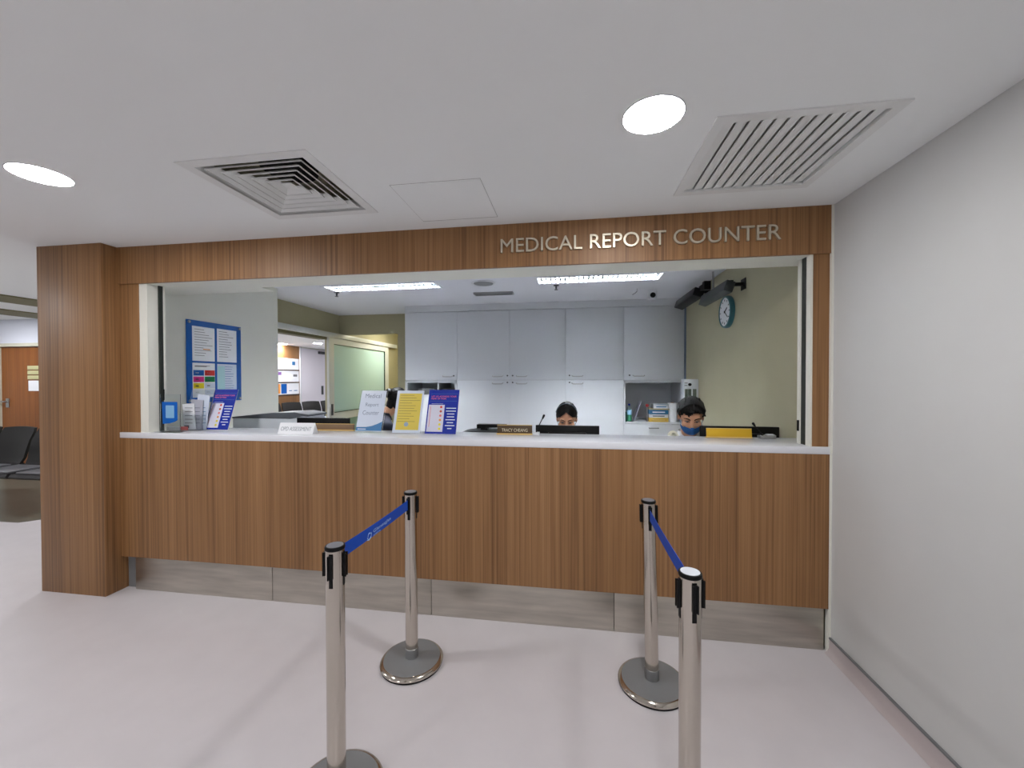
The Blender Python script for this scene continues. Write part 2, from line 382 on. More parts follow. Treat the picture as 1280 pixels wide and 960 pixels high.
def belt(a, b, z0a, z0b, label, logo):
    a = Vector((*a, 0)); b = Vector((*b, 0)); d = (b-a).normalized(); a2 = a+d*.042; b2 = b-d*.042; L = (b2-a2).length
    rz = math.atan2(d.y, d.x)
    t = thing('barrier_belt', label, 'belt', a2, (0, 0, rz), 'blue barrier belts')
    bb = B(); n = 16; pr = None
    for i in range(n+1):
        u = i/n; z = z0a+(z0b-z0a)*u-.004*math.sin(math.pi*u); x = u*L
        q = [bb.bm.verts.new((x, yy, z+h)) for yy, h in ((-.0008, 0), (.0008, 0), (.0008, .050), (-.0008, .050))]
        if pr:
            for k in range(4): bb.bm.faces.new((pr[k], pr[(k+1) % 4], q[(k+1) % 4], q[k]))
        else: bb.bm.faces.new(q)
        pr = q
    bb.bm.faces.new(pr[::-1])
    part('webbing', bb, TAPE, t)
    part('end_clip', B().box(-.006, .006, -.006, .006, z0a-.004, z0a+.054, bev=.001), BLACK, t)
    part('end_clip', B().box(L-.006, L+.006, -.006, .006, z0b-.004, z0b+.054, bev=.001), BLACK, t)
    zc = (z0a+z0b)/2-.010
    if logo:
        W = mat('belt_print', (176, 204, 240), .5)
        # tape seen from its +X world side (right side of the picture plane = towards the counter)
        text_part('lettering', 'Gleneagles', W, t, .235, .40, zc+.018, zc+.036, -.0012, .0002, .01)
        text_part('small_lettering', 'HOSPITAL', W, t, .235, .30, zc+.008, zc+.0145, -.0012, .0002, .01)
        em = B()
        for sgn, r0 in ((1, .017), (-1, .011)):
            pts = []
            for i in range(12):
                aa = R(200+sgn*i*17); pts.append((.20+r0*math.cos(aa), -.0016, zc+.025+r0*.9*math.sin(aa)))
            em.tube(pts, .0013, 6)
        em.tube([(.182, -.0016, zc+.011), (.196, -.0016, zc+.007), (.214, -.0016, zc+.013)], .0018, 6)
        part('emblem', em, W, t)
    return t
belt(ST['fl'], ST['bl'], .842, .826, 'blue barrier belt with white printed emblem between the two left posts', True)
belt((ST['fr'][0], ST['fr'][1]), (ST['br'][0]-.02, ST['br'][1]), .842, .822, 'plain blue barrier belt between the two right posts', False)

# ================================================================== CEILING FITTINGS, LOBBY
def downlight(x, y, z, r, label, m, group):
    t = thing('ceiling_downlight', label, 'ceiling light', (x, y, z), (0, 0, 0), group)
    part('trim_ring', B().lathe([(r+.005, 0), (r+.005, -.002), (r+.001, -.003), (r, -.002)], n=48), CABWHITE, t)
    part('diffuser', B().lathe([(r, -.001), (r*.99, -.0028), (r*.9, -.0036), (r*.5, -.004)], n=48), m, t)
downlight(-1.112, -.903, ZC, .103, 'round white downlight between the two ceiling grilles and the right wall', LAMPW, 'lobby downlights')
downlight(-3.80, -.895, ZC, .103, 'round white downlight at the far left edge of the picture', LAMPW, 'lobby downlights')
for k, (x, y) in enumerate([(-1.11, -3.6), (-3.8, -3.6), (-6.5, -3.6), (-1.11, -6.3), (-3.8, -6.3), (-6.5, -.9)]):
    downlight(x, y, ZC, .103, 'round white lobby downlight outside the photo, ' + ['behind the camera by the right wall', 'behind the camera left of centre', 'behind the camera far left', 'rearmost one by the right wall', 'rearmost one left of centre', 'left of the pillar'][k], LAMPW, 'unseen lobby downlights')
for k, (x, y, l) in enumerate([(-8.95, 7.15, 'left of two small bright ceiling lights seen through the sliding door opening'), (-7.9, 7.1, 'right of two small bright ceiling lights seen through the sliding door opening'),
                   (-6.6, 2.3, 'waiting area ceiling light hidden behind the pillar'), (-6.9, 4.7, 'waiting area ceiling light hidden behind the cream wall'), (-9.6, 1.6, 'waiting area ceiling light left outside the frame'), (-9.9, -1.0, 'waiting area ceiling light far left outside the frame'), (-6.6, 9.4, 'unseen waiting area ceiling light added to brighten the white door')]):
    downlight(x, y, ZC, .10, l, LAMPA, 'waiting area ceiling lights')  # mostly unseen lamps; the last is added to brighten the white door
# 4-way diffuser
t = thing('ceiling_diffuser', 'square white four way air diffuser with nested louvres, left of the ceiling', 'air vent', (-2.78, -.59, ZC))
def frame_ring(b, ro, ri, zo, zi, th):
    """square funnel: outer edge at height zo, inner edge at zi"""
    P = lambda r, z: [b.bm.verts.new((sx*r, sy*r, z)) for sx, sy in ((-1, -1), (1, -1), (1, 1), (-1, 1))]
    a, c, d, e = P(ro, zo), P(ri, zi), P(ri, zi+th), P(ro, zo+th)
    for k in range(4):
        j = (k+1) % 4
        for u, v in ((a, c), (c, d), (d, e), (e, a)): b.bm.faces.new((u[k], u[j], v[j], v[k]))
    return b
VENT = mat('vent_paint', (228, 230, 229), .5)
part('flange', frame_ring(frame_ring(B(), .31, .262, -.004, -.004, .008), .266, .252, -.004, .045, .003), VENT, t)
for i in range(5):
    ro = .235-.041*i
    part('louvre', frame_ring(frame_ring(B(), ro+.002, ro, -.003+.003*i, -.003+.003*i, .006), ro, ro-.033, .001+.003*i, .026+.003*i, .0016), VENT, t)
part('centre_cone', B().prism([(-.028, -.028), (.028, -.028), (.028, .028), (-.028, .028)], 2, .02, .024), VENT, t)
part('neck', frame_ring(B().box(-.27, .27, -.27, .27, .16, .165), .271, .268, .044, .16, .003), mat('duct_khaki', (170, 166, 146), .7), t)
part('duct', B().cyl((.0, .0, .1), (.0, .0, .159), .13, n=32), BLACKM, t)
# return grille
t = thing('ceiling_grille', 'square white return air grille with parallel slats near the right wall', 'air vent', (-.575, -.555, ZC))
fr = B().box(-.31, .31, -.31, -.272, -.006, .004).box(-.31, .31, .272, .31, -.006, .004).box(-.31, -.272, -.272, .272, -.006, .004).box(.272, .31, -.272, .272, -.006, .004)
part('frame', fr, VENT, t)
for i in range(12):
    x = -.272+.544*(i+.5)/12
    part('slat', B().box(x-.0195, x+.0195, -.273, .273, .006, .009, rot=Matrix.Rotation(R(-9), 3, 'Y')), VENT, t)
part('plenum', B().box(-.274, .274, -.274, .274, .05, .056), mat('plenum_grey', (196, 196, 194), .7), t)
# access hatch outline
t = thing('access_hatch', 'flush square access panel in the ceiling between the diffuser and the lettering', 'ceiling hatch', (-2.045, -.34, ZC))
part('panel', B().box(-.222, .222, -.212, .212, -.0022, .0), CEIL, t)
part('seam', frame_ring(B(), .2245, .2225, -.001, -.001, .001), mat('seam_grey', (170, 170, 170), .7), t)

# ================================================================== OFFICE CEILING
for i, (x0, x1, y0, y1) in enumerate(TR):
    t = thing('louvre_light', ['fluorescent troffer in the office ceiling at the left, above the sliding door side', 'fluorescent troffer in the office ceiling at the right, near the round camera'][i], 'ceiling light', ((x0+x1)/2, (y0+y1)/2, ZO), (0, 0, 0), 'office troffers')
    hx, hy = (x1-x0)/2, (y1-y0)/2
    part('frame', B().box(-hx-.015, hx+.015, -hy-.015, -hy+.012, -.006, .002).box(-hx-.015, hx+.015, hy-.012, hy+.015, -.006, .002).box(-hx-.015, -hx+.012, -hy, hy, -.006, .002).box(hx-.012, hx+.015, -hy, hy, -.006, .002), CABWHITE, t)
    part('housing', B().box(-hx, hx, -hy, hy, .072, .076), CABWHITE, t)
    for yy in (-.055, .055): part('tube', B().cyl((-hx+.03, yy, .056), (hx-.03, yy, .056), .011, n=16), TUBE, t)
    part('divider', B().box(-hx+.01, hx-.01, -.016, .016, .0, .05), mat('louvre_alu', (90, 94, 98), .5), t)
    fin = B()
    for k in range(1, 26): fin.box(-hx+2*hx*k/26-.006, -hx+2*hx*k/26+.006, -hy+.012, hy-.012, .0, .044)
    part('louvre_fins', fin, mat('louvre_alu', (90, 94, 98), .5), t)['kind'] = 'stuff'
t = thing('ceiling_speaker', 'round grey ceiling speaker grille beside the office troffer', 'speaker', (-2.305, 1.68, ZO))
part('ring', B().lathe([(.125, 0), (.125, -.006), (.108, -.010), (.105, -.006)]), CABWHITE, t)
part('grille', B().lathe([(.104, -.002), (.10, -.008), (.03, -.010)]), GREY, t)
t = thing('slot_grille', 'narrow grey slot vent in the office ceiling over the cupboards', 'air vent', (-2.29, 2.16, ZO))
part('frame', frame_ring(B(), .01, .008, 0, 0, 0.001).box(-.23, .23, -.055, -.045, -.02, 0).box(-.23, .23, .045, .055, -.02, 0).box(-.23, -.22, -.045, .045, -.02, 0).box(.22, .23, -.045, .045, -.02, 0), SATIN, t)
part('slot', B().box(-.22, .22, -.045, .045, -.006, -.001), DKGREY, t)
part('slat', B().box(-.22, .22, -.006, .006, -.018, -.007), SATIN, t)
for i, (x, y, l) in enumerate([(-4.07, 1.86, 'dark sprinkler head under the left office troffer'), (-1.56, 1.90, 'dark sprinkler head under the right office troffer')]):
    t = thing('sprinkler_head', l, 'sprinkler', (x, y, ZO), (0, 0, 0), 'office sprinkler heads')
    part('rose', B().lathe([(.03, 0), (.03, -.006), (.012, -.010)], n=20), DKGREY, t)
    part('body', B().lathe([(.010, -.008), (.010, -.03), (.006, -.04)], n=12), DKGREY, t)
    part('deflector', B().lathe([(.006, -.04), (.02, -.046), (.02, -.049)], n=16), DKGREY, t)
t = thing('security_camera', 'small white box camera with black lens on the office ceiling', 'camera', (-.5, 2.30, ZO))
part('mount', B().box(-.035, .035, -.02, .05, -.02, 0), CABWHITE, t)
part('housing', B().box(-.045, .045, -.05, .05, -.105, -.02, bev=.006), CABWHITE, t)
part('lens', B().cyl((0, -.05, -.065), (0, -.062, -.065), .030, .024, 24), BLACK, t)
t = thing('ceiling_hook', 'little wire hook on the office ceiling beside the small camera', 'hook', (-.68, 2.2, ZO))
part('wire', B().tube([(0, 0, 0), (0, 0, -.03), (-.02, 0, -.05), (-.05, 0, -.065)], .004, 6), GREY, t)

# ================================================================== CUPBOARD WALL
CX = [-3.655, -2.92, -2.204, -1.474, -.745, -.02]
YF = 2.8
def cupboard(i):
    x0, x1 = CX[i], CX[i+1]; c = (x0+x1)/2
    lab = ['tall white cupboard farthest left with two small open pigeonholes', 'second tall white cupboard from the left, handles at right', 'third tall white cupboard, in the middle behind the gold plate', 'fourth tall white cupboard, behind the woman', 'fifth tall white cupboard by the khaki wall with an open shelf'][i]
    t = thing('tall_cupboard', lab, 'cupboard', (c, YF, 0), (0, 0, 0), 'white cupboards along the office back wall')
    g = .002
    hx = {0: .095, 1: .13, 2: -.13, 3: -.12, 4: -.15}[i]; hx = c+ (x1-x0)/2-hx-.03 if hx > 0 else c-(x1-x0)/2-hx+.03
    lx = {0: x1-.045, 1: x1-.03, 2: x0+.04, 3: x0+.05, 4: x0+.07}[i]
    body = B().box(x0, x0+.018, YF+.019, 3.39, 0, 2.41).box(x1-.018, x1, YF+.019, 3.39, 0, 2.41).box(x0, x1, 3.37, 3.39, 0, 2.41).box(x0, x1, YF+.019, 3.39, 2.39, 2.41).box(x0, x1, YF+.019, 3.39, 1.478, 1.496)
    if i == 0: body.box(x0, x1, YF, 3.38, 1.27, 1.288).box(-3.195, -3.178, YF, 3.38, 1.288, 1.478).box(x0, x0+.03, YF, YF+.02, 1.27, 1.478).box(x1-.03, x1, YF, YF+.02, 1.27, 1.478).box(x0, x1, YF, YF+.02, 1.452, 1.478)
    if i == 4: body.box(x0, x1, YF, 3.38, .935, .955).box(x0, x0+.02, YF, YF+.02, .93, 1.478).box(x1-.03, x1, YF, YF+.02, .93, 1.478).box(x0, x1, YF, YF+.02, 1.452, 1.478)
    part('carcass', body, CABWHITE if i in (0, 4) else CABIN, t, True)
    part('filler_panel', B().box(x0, x1, YF+.004, YF+.02, 2.412, ZO), CABWHITE, t, True)
    def hnd(parent, z):
        zz = z
        part('handle', B().tube([(hx-.07, YF, zz+.012), (hx-.068, YF-.028, zz+.006), (hx-.055, YF-.036, zz), (hx+.055, YF-.036, zz), (hx+.068, YF-.028, zz+.006), (hx+.07, YF, zz+.012)], .006, 8), SATIN, parent, True)
    def lock(parent, z): part('lock', B().cyl((lx, YF, z), (lx, YF-.008, z), .010, n=16), DKGREY, parent, True)
    d = part('upper_door', B().box(x0+g, x1-g, YF, YF+.018, 1.49, 2.405, bev=.0012), CABWHITE, t, True); hnd(d, 1.533); lock(d, 1.545)
    if i in (1, 2, 3):
        d = part('lower_door', B().box(x0+g, x1-g, YF, YF+.018, .08, 1.484, bev=.0012), CABWHITE, t, True); hnd(d, 1.437); lock(d, 1.455)
    elif i == 0:
        d = part('lower_door', B().box(x0+g, x1-g, YF, YF+.018, .08, 1.268, bev=.0012), CABWHITE, t, True)
    else:
        for z0, z1 in ((.70, .928), (.46, .696), (.08, .456)):
            d = part('drawer', B().box(x0+g, x1-g, YF, YF+.018, z0, z1, bev=.0012), CABWHITE, t, True)
            part('handle', B().box(c-.06, c+.06, YF-.03, YF-.02, z1-.05, z1-.038).box(c-.06, c-.05, YF-.022, YF, z1-.05, z1-.038).box(c+.05, c+.06, YF-.022, YF, z1-.05, z1-.038), GREY, d, True)
    part('plinth', B().box(x0, x1, YF+.03, YF+.05, 0, .078), DKGREY, t, True)
for i in range(5): cupboard(i)
struct('trim_12', B().box(-.02, .0, 2.79, 2.84, 0, ZO), mat('edge_blue_grey', (120, 134, 156), .4), 'blue grey end strip between the last cupboard and the khaki wall')

# things in the pigeonholes and on the open shelf
def paper_pile(x, y, z, w, d, n, label, m, grp):
    b = B()
    for k in range(n):
        a = random.uniform(-.12, .12); b.box(x-w/2, x+w/2, y-d/2, y+d/2, z+k*.012, z+k*.012+.009, rot=Matrix.Rotation(a, 3, 'Z'))
    return solo('paper_pile', b, m, label, 'papers', grp)
paper_pile(-3.36, 2.99, 1.289, .24, .28, 7, 'loose stack of papers in the left pigeonhole of the far left cupboard', GREY, 'papers in the pigeonholes')
paper_pile(-3.06, 3.0, 1.289, .19, .28, 7, 'dark stack of papers in the right pigeonhole above the blue sign', DKGREY, 'papers in the pigeonholes')
SH = .955
t = thing('water_bottle', 'clear plastic water bottle with green base and blue label on the open shelf', 'bottle', (-.665, 2.90, SH))
part('body', B().lathe([(.026, 0), (.031, .008), (.031, .14), (.024, .17), (.012, .195), (.012, .205)], n=24), mat('bottle_plastic', (190, 214, 216), .1, trans=.7), t)
part('label_band', B().lathe([(.0318, .085), (.0318, .145)], n=24), mat('label_pale_blue', (150, 196, 226), .4), t)
part('lower_band', B().lathe([(.0316, .004), (.0316, .084)], n=24), mat('label_green', (60, 140, 104), .4), t)
part('cap', B().lathe([(.014, .203), (.014, .224), (.011, .226)], n=20), NAVY, t)
solo('small_box', B().box(-.722, -.70, 2.84, 2.96, SH, SH+.12, bev=.002), mat('box_dark_green', (20, 70, 60), .5), 'small dark green and navy carton at the left end of the open shelf', 'box')
t = thing('leaning_folder', 'pale grey folder leaning diagonally behind the bottle on the open shelf', 'folder', (-.60, 3.05, SH+.001), (0, R(20), 0))
part('cover', B().box(0, .012, -.10, .10, 0, .27), mat('folder_grey', (176, 178, 192), .5), t)
stack = [('binder', -.31, .235, .20, .052, YEL, 'yellow file lying at the bottom of the shelf stack', (214, 178, 80)),
         ('document_box', -.31, .225, .18, .045, None, 'white carton with dark stripe, second from the bottom of the shelf stack', (222, 224, 228)),
         ('document_box', -.31, .235, .20, .055, None, 'blue and white carton in the middle of the shelf stack', (52, 116, 160)),
         ('document_box', -.30, .24, .18, .016, None, 'beige flat folder near the top of the shelf stack', (196, 178, 140)),
         ('document_box', -.275, .19, .16, .045, None, 'white book with blue print lying second from top of the shelf stack', (228, 232, 238)),
         ('document_box', -.27, .20, .17, .012, None, 'thin white book on top of the shelf stack', (210, 220, 226))]
z = SH
for k, (nm, x, wd, dp, h, _, lab, rgb) in enumerate(stack):
    m = mat('stack_%d' % k, rgb, .5)
    t = thing(nm, lab, 'file' if nm == 'binder' else 'book' if 'book' in lab else 'box', (x, 2.95, z), (0, 0, 0), 'pile on the open shelf')
    part('cover', B().box(-wd/2, wd/2, -dp/2, dp/2, 0, h-.001, bev=.002), m, t)
    part('print_stripe', B().box(-wd*.32, wd*.32, -dp/2-.001, -dp/2+.002, h*.35, h*.6), [GOLDT, DKGREY, PAPER, GOLDT, INKB, INKB][k], t)
    z += h
t = thing('tag_stand', 'small dark red round tag on a grey stand left of the shelf stack', 'tag', (-.445, 2.885, SH))
part('stand', B().box(-.006, .006, -.012, .012, 0, .19), GREY, t)
part('tag', B().cyl((0, -.015, .205), (0, .015, .205), .020, n=24), mat('tag_dark_red', (150, 40, 44), .5), t)
t = thing('paper_roll', 'tall white roll of paper standing at the right of the open shelf', 'paper roll', (-.135, 2.90, SH))
part('roll', B().lathe([(.056, 0), (.058, .004), (.058, .236), (.056, .24), (.02, .24)], n=32), PAPER, t)
part('core', B().lathe([(.02, .0), (.02, .243), (.016, .243)], n=20), ORG, t)

# white metal cabinet on khaki wall
t = thing('wall_cabinet', 'white metal wall box with a black knob and dark slots behind the man', 'wall box', (0, 2.3, 1.2))
part('body', B().box(-.155, -.001, 2.30, 2.42, 1.05, 1.495, bev=.003), CABWHITE, t, True)
part('knob', B().cyl((-.095, 2.30, 1.435), (-.095, 2.285, 1.435), .017, n=20), BLACK, t, True)
for xx in (-.142, -.125):
    for zz in (1.452, 1.426): part('button', B().cyl((xx, 2.30, zz), (xx, 2.295, zz), .006, n=10), DKGREY, t, True)
for x0, x1 in ((-.145, -.115), (-.110, -.078), (-.062, -.025)): part('slot', B().box(x0, x1, 2.294, 2.301, 1.10, 1.385), mat('slot_%d' % round(x0*1000), (96, 104, 96), .4, metal=.5), t, True)

# wall clock
t = thing('wall_clock', 'round white faced wall clock with teal rim high on the khaki wall', 'clock', (0, 1.45, 2.10), (0, 0, 0))
rim = B().lathe([(.143, 0), (.146, .02), (.140, .038), (.128, .040), (.126, .030)], n=48); 
for bsrc, nm, m in ((rim, 'rim', mat('clock_teal', (64, 120, 128), .3)), (B().lathe([(.127, .028), (.127, .033)], n=48), 'face', PAPER)):
    bmesh.ops.rotate(bsrc.bm, cent=(0, 0, 0), matrix=Matrix.Rotation(R(-90), 3, 'Y'), verts=bsrc.bm.verts)
    part(nm, bsrc, m, t)
def hand(ang, ln, wd, name):
    b = B().box(-.037, -.0345, -wd/2, wd/2, -.015, ln)
    bmesh.ops.rotate(b.bm, cent=(0, 0, 0), matrix=Matrix.Rotation(R(ang), 3, 'X'), verts=b.bm.verts); part(name, b, BLACK, t)
hand(60, .062, .009, 'hour_hand'); hand(128, .09, .006, 'minute_hand')
mk = B()
for k in range(12):
    b = B().box(-.0365, -.034, -.003, .003, .095, .112); bmesh.ops.rotate(b.bm, cent=(0, 0, 0), matrix=Matrix.Rotation(R(30*k), 3, 'X'), verts=b.bm.verts); mk.add(b.bm)
part('hour_marks', mk, DKGREY, t)

# black wall / ceiling hung bars
t = thing('display_bar', 'long black box on a wall bracket just above the clock', 'display', (-.13, 1.3, 2.24))
part('housing', B().box(-.185, -.115, 1.02, 1.66, 2.195, 2.285, rot=Matrix.Rotation(R(18), 3, 'Y'), bev=.006), mat('bar_dark', (44, 50, 52), .4), t, True)
part('bracket', B().box(-.12, -.001, 1.12, 1.15, 2.262, 2.288).box(-.006, -.001, 1.09, 1.18, 2.23, 2.32).box(-.13, -.10, 1.08, 1.19, 2.25, 2.30), BLACK, t, True)
part('hanger_rod', B().cyl((-.09, 1.585, 2.26), (-.09, 1.585, ZO), .009, n=12), SATIN, t, True)
t = thing('display_bar', 'second black box hung near the ceiling in the corner beside the last cupboard', 'display', (-.13, 2.05, 2.36))
part('housing', B().box(-.20, -.10, 1.80, 2.52, 2.315, 2.40, rot=Matrix.Rotation(R(18), 3, 'Y'), bev=.006), BLACK, t, True)
part('bracket', B().box(-.10, -.001, 1.86, 1.90, 2.36, 2.39).box(-.14, -.12, 1.66, 1.84, 2.37, 2.42).box(-.15, -.09, 1.64, 1.70, 2.35, 2.43), BLACK, t, True)

# ================================================================== NOTICE BOARD on the cream wall
t = thing('notice_board', 'blue acrylic notice board with four printed sheets on the cream wall', 'notice board', (-4.6, .79, 1.655))
part('backing', B().box(-4.599, -4.588, .515, 1.07, 1.30, 2.01, bev=.002), BLUE, t, True)
for y in (.535, 1.05):
    for zz in (1.32, 1.99): part('bolt', B().cyl((-4.588, y, zz), (-4.578, y, zz), .011, n=16), SATIN, t, True)
def page(y0, y1, z0, z1, m, fn):
    p = part('page', B().box(-4.588, -4.5865, y0, y1, z0, z1), m, t, True); fn(p, y0, y1, z0, z1)
def yb(p, name, m, y0, y1, z0, z1): part(name, B().box(-4.587, -4.5858, y0, y1, z0, z1), m, p, True)
def lines(p, y0, y1, z0, z1, n=11, m=INK):
    b = B()
    for k in range(n):
        zz = z1-.025-(z1-z0-.05)*k/n; b.box(-4.587, -4.5858, y0+.02, y0+.02+(y1-y0-.04)*random.uniform(.45, 1), zz-.0018, zz+.0018)
    part('print_lines', b, m, p, True)
def p1(p, *a):
    lines(p, *a); yb(p, 'stamp', ORG, a[0]+.10, a[0]+.17, a[2]+.10, a[2]+.108)
def p3(p, y0, y1, z0, z1):
    lines(p, y0, y1, z1-.06, z1, 3)
    cs = [(BLUE, RED), (MAG, GREEN), (YEL, PALEBLUE), (PAPER, PALEBLUE)]
    for r_, pr in enumerate(cs):
        for c_, m in enumerate(pr):
            ya = y0+.006+c_*(y1-y0)*.5; za = z1-.062-r_*.056
            yb(p, 'colour_block', m, ya, ya+(y1-y0)*.46, za-.048, za)
            yb(p, 'block_print', INK if r_ else PAPER, ya+.02, ya+.05, za-.03, za-.02)
def p4(p, y0, y1, z0, z1):
    yb(p, 'colour_block', CYAN, y0+.004, y0+.08, z0+.06, z1-.02); lines(p, y0+.06, y1, z0+.03, z1, 10, INKB)
page(.563, .778, 1.662, 1.96, PAPER, p1)
page(.803, 1.015, 1.662, 1.965, PAPER, lines)
page(.563, .778, 1.345, 1.645, PAPER, p3)
page(.803, 1.012, 1.345, 1.643, PALEBLUE, p4)

# ================================================================== THINGS ON THE WORKTOP
def board_sign(name, label, cat, xl, xr, ybot, tilt, h, bm_, border=0, yaw=0, group=None):
    w = xr-xl
    t = thing(name, label, cat, ((xl+xr)/2, ybot, ZW+.003), (-tilt, 0, yaw), group)
    part('holder', B().box(-w/2, w/2, .0016, .004, 0, h), CLEAR if border else PAPER, t)
    foot = B().box(-w/2, w/2, 0, .085, 0, .0025, rot=Matrix.Rotation(tilt, 3, 'X'))
    part('foot', foot, CLEAR, t)
    i = border
    part('sheet', B().box(-w/2+i, w/2-i, -.0002, .0014, i, h-i), bm_, t)
    return t, w
def bar(t, name, m, x0, x1, z0, z1, d=.0008): return part(name, B().box(x0, x1, -.0002-d, 0, z0, z1), m, t)
TILT = math.atan2(.10, .296)
def pain_sign(label, xl, xr, ybot, yaw=0):
    t, w = board_sign('counter_sign', label, 'sign', xl, xr, ybot, TILT, .312, NAVY, 0, yaw, 'navy counter signs')
    h = .312
    text_part('heading', 'LET US ADDRESS YOUR\nFEAR OF PAIN', PINKRED, t, -w*.40, w*.42, h*.775, h*.862, -.0005, .0004, .02)
    for zz in (.735, .90): bar(t, 'rule', INKB, -w*.44, w*.46, h*zz, h*zz+.0012, .0004)
    bar(t, 'caption', PALEBLUE, -w*.38, 0, h*.672, h*.678, .0005)
    c = bar(t, 'chart', mat('chart_white', (216, 216, 232), .4), -w*.46, w*.06, h*.045, h*.65, .0006)
    for k, m in enumerate([RED, mat('dot_brown_red', (190, 84, 60), .5), PINK, ORG, YEL, YEL]):
        zz = h*(.60-.098*k)
        part('scale_dot', B().cyl((-w*.05, -.0006, zz), (-w*.05, -.0014, zz), .0085, n=16), m, c)
    bb = B().box(-w*.40, -w*.385, -.0014, -.0006, h*.15, h*.61); part('scale_bar', bb, PINK, c)
    g = B()
    for k, ww in enumerate([.95, .95, .7, .7, .9, .6, .9, .4]):
        zz = h*(.565-.065*k); g.box(w*.28-w*.17*ww, w*.28+w*.17*ww, -.0008, -.0002, zz, zz+.006)
    part('print_lines', g, PALEBLUE, t)
pain_sign('navy blue sign with red heading leaning at the left end of the worktop', -4.105, -3.905, .20, yaw=0)
pain_sign('navy blue sign with red heading standing right of the yellow notice', -2.388, -2.170, .20)
# white 'Medical Report Counter' sign
t, w = board_sign('counter_sign', 'white sign with grey wording and blue wave near the sliding door', 'sign', -2.902, -2.698, .20, TILT, .312, PALEBLUE, .008)
h = .312
for body, z0, z1, hw in (('Medical', .80, .90, .30), ('Report', .575, .685, .25), ('Counter', .405, .505, .31)):
    text_part('wording', body, mat('wording_grey', (120, 136, 160), .4), t, -w*hw, w*hw*.95, h*z0, h*z1, -.0004, .0004, .005)
wv = B().prism([(-w*.46, h*.04), (w*.46, h*.04), (w*.46, h*.255), (w*.3, h*.20), (w*.1, h*.15), (-w*.1, h*.125), (-w*.46, h*.12)], 1, -.0009, -.0002)
part('blue_wave', wv, INKB, t)
bar(t, 'wave_caption', PALEBLUE, -w*.40, -w*.1, h*.065, h*.085, .0014)
# yellow notice
t, w = board_sign('counter_sign', 'yellow printed notice in a white bordered holder left of the navy sign', 'sign', -2.628, -2.430, .21, TILT, .305, PALEBLUE, .0)
h = .305
c = bar(t, 'yellow_page', YELLOW, -w*.40, w*.44, h*.07, h*.93, .0006)
g = B()
for k in range(11):
    zz = h*(.88-.062*k); a = random.uniform(.55, 1) if k not in (1, 4) else .8
    g.box(-w*.36, -w*.36+w*.76*a, -.0012, -.0006, zz, zz+.003)
part('print_lines', g, mat('ink_olive', (150, 130, 60), .6), c)
part('round_stamp', B().cyl((-w*.02, -.0006, h*.20), (-w*.02, -.0014, h*.20), .016, n=24), mat('stamp_blue', (150, 170, 190), .5), c)
# tent sign
t = thing('tent_card', 'white folded tent card with grey printed capitals lying at the front of the worktop', 'sign', (-3.262, .10, ZW+.0005), (0, 0, .03))
part('card', B().prism([(-.032, 0), (.034, 0), (.003, .074), (-.001, .074)], 0, -.128, .128), PAPER, t)
tm = text_mesh('OPD ASSESSMENT', 1, .001, 0)
xs_ = [v.co.x for v in tm.vertices]; ys_ = [v.co.y for v in tm.vertices]
for v in tm.vertices:
    u = (v.co.x-min(xs_))/(max(xs_)-min(xs_)) if False else 0
x0_, x1_, y0_, y1_ = min(xs_), max(xs_), min(ys_), max(ys_)
for v in tm.vertices:
    u = -.112+(v.co.x-x0_)/(x1_-x0_)*.222; q = .022+(v.co.y-y0_)/(y1_-y0_)*.026
    v.co = Vector((u, -.032+q*.031/.074-(.0008 if v.co.z > 0 else 0), q))
link('lettering', tm, mat('tent_ink', (150, 156, 164), .5), t)
# name plates
def name_plate(x, y, w, h, face, trimm, label, text=None, yaw=0):
    t = thing('name_plate', label, 'name plate', (x, y, ZW+.0005), (R(-8), 0, yaw), 'desk name plates')
    part('plate', B().box(-w/2, w/2, -.004, .004, .006, h, bev=.001), face, t)
    part('trim_strip', B().box(-w/2-.004, w/2+.001, -.006, .014, 0, .009), trimm, t)
    part('trim_strip', B().box(-w/2, w/2, -.005, .004, h-.004, h), trimm, t)
    if text: text_part('lettering', text, mat('plate_ink', (214, 204, 176), .5), t, -w*.37, w*.37, h*.30, h*.62, -.0042, .0006, .015)
name_plate(-1.776, .245, .235, .066, BROWN, GOLDT, 'brown name plate with pale lettering and gold edges left of the microphone', 'TRACY CHEANG', .05)
name_plate(-.425, .27, .265, .062, GOLD, GOLDT, 'yellow gold name plate in front of the right monitor')
name_plate(-3.12, .27, .34, .052, mat('plate_tan', (128, 102, 76), .4), GOLDT, 'tan name plate behind the tent card', None, .05)
# microphones
def mic(x, y, tip, label, basem):
    t = thing('desk_microphone', label, 'microphone', (x, y, ZW), (0, 0, 0), 'gooseneck microphones')
    part('base', B().box(-.022, .022, -.025, .025, 0, .018, bev=.003), basem, t)
    X, Y, Z = tip
    part('gooseneck', B().tube([(0, 0, .015), (X*.2, Y*.2, Z*.35), (X*.55, Y*.55, Z*.65), (X*.86, Y*.86, Z*.88)], .0032, 8), BLACK, t)
    part('microphone_head', B().cap((X*.84, Y*.84, Z*.86), (X, Y, Z), .006, .008), BLACK, t)
mic(-1.632, .26, (.05, .02, .128), 'thin black gooseneck microphone on a white base beside the brown name plate', CABWHITE)
mic(-.222, .29, (-.055, .0, .092), 'black gooseneck microphone leaning left at the right end of the worktop', SATIN)
t = thing('card_reader', 'small silver and white device beside the right microphone', 'device', (-.175, .30, ZW))
part('body', B().box(-.028, .028, -.02, .02, 0, .022, bev=.004), SATIN, t)
part('top', B().box(-.02, .02, -.015, .015, .0215, .026, bev=.001), CABWHITE, t)
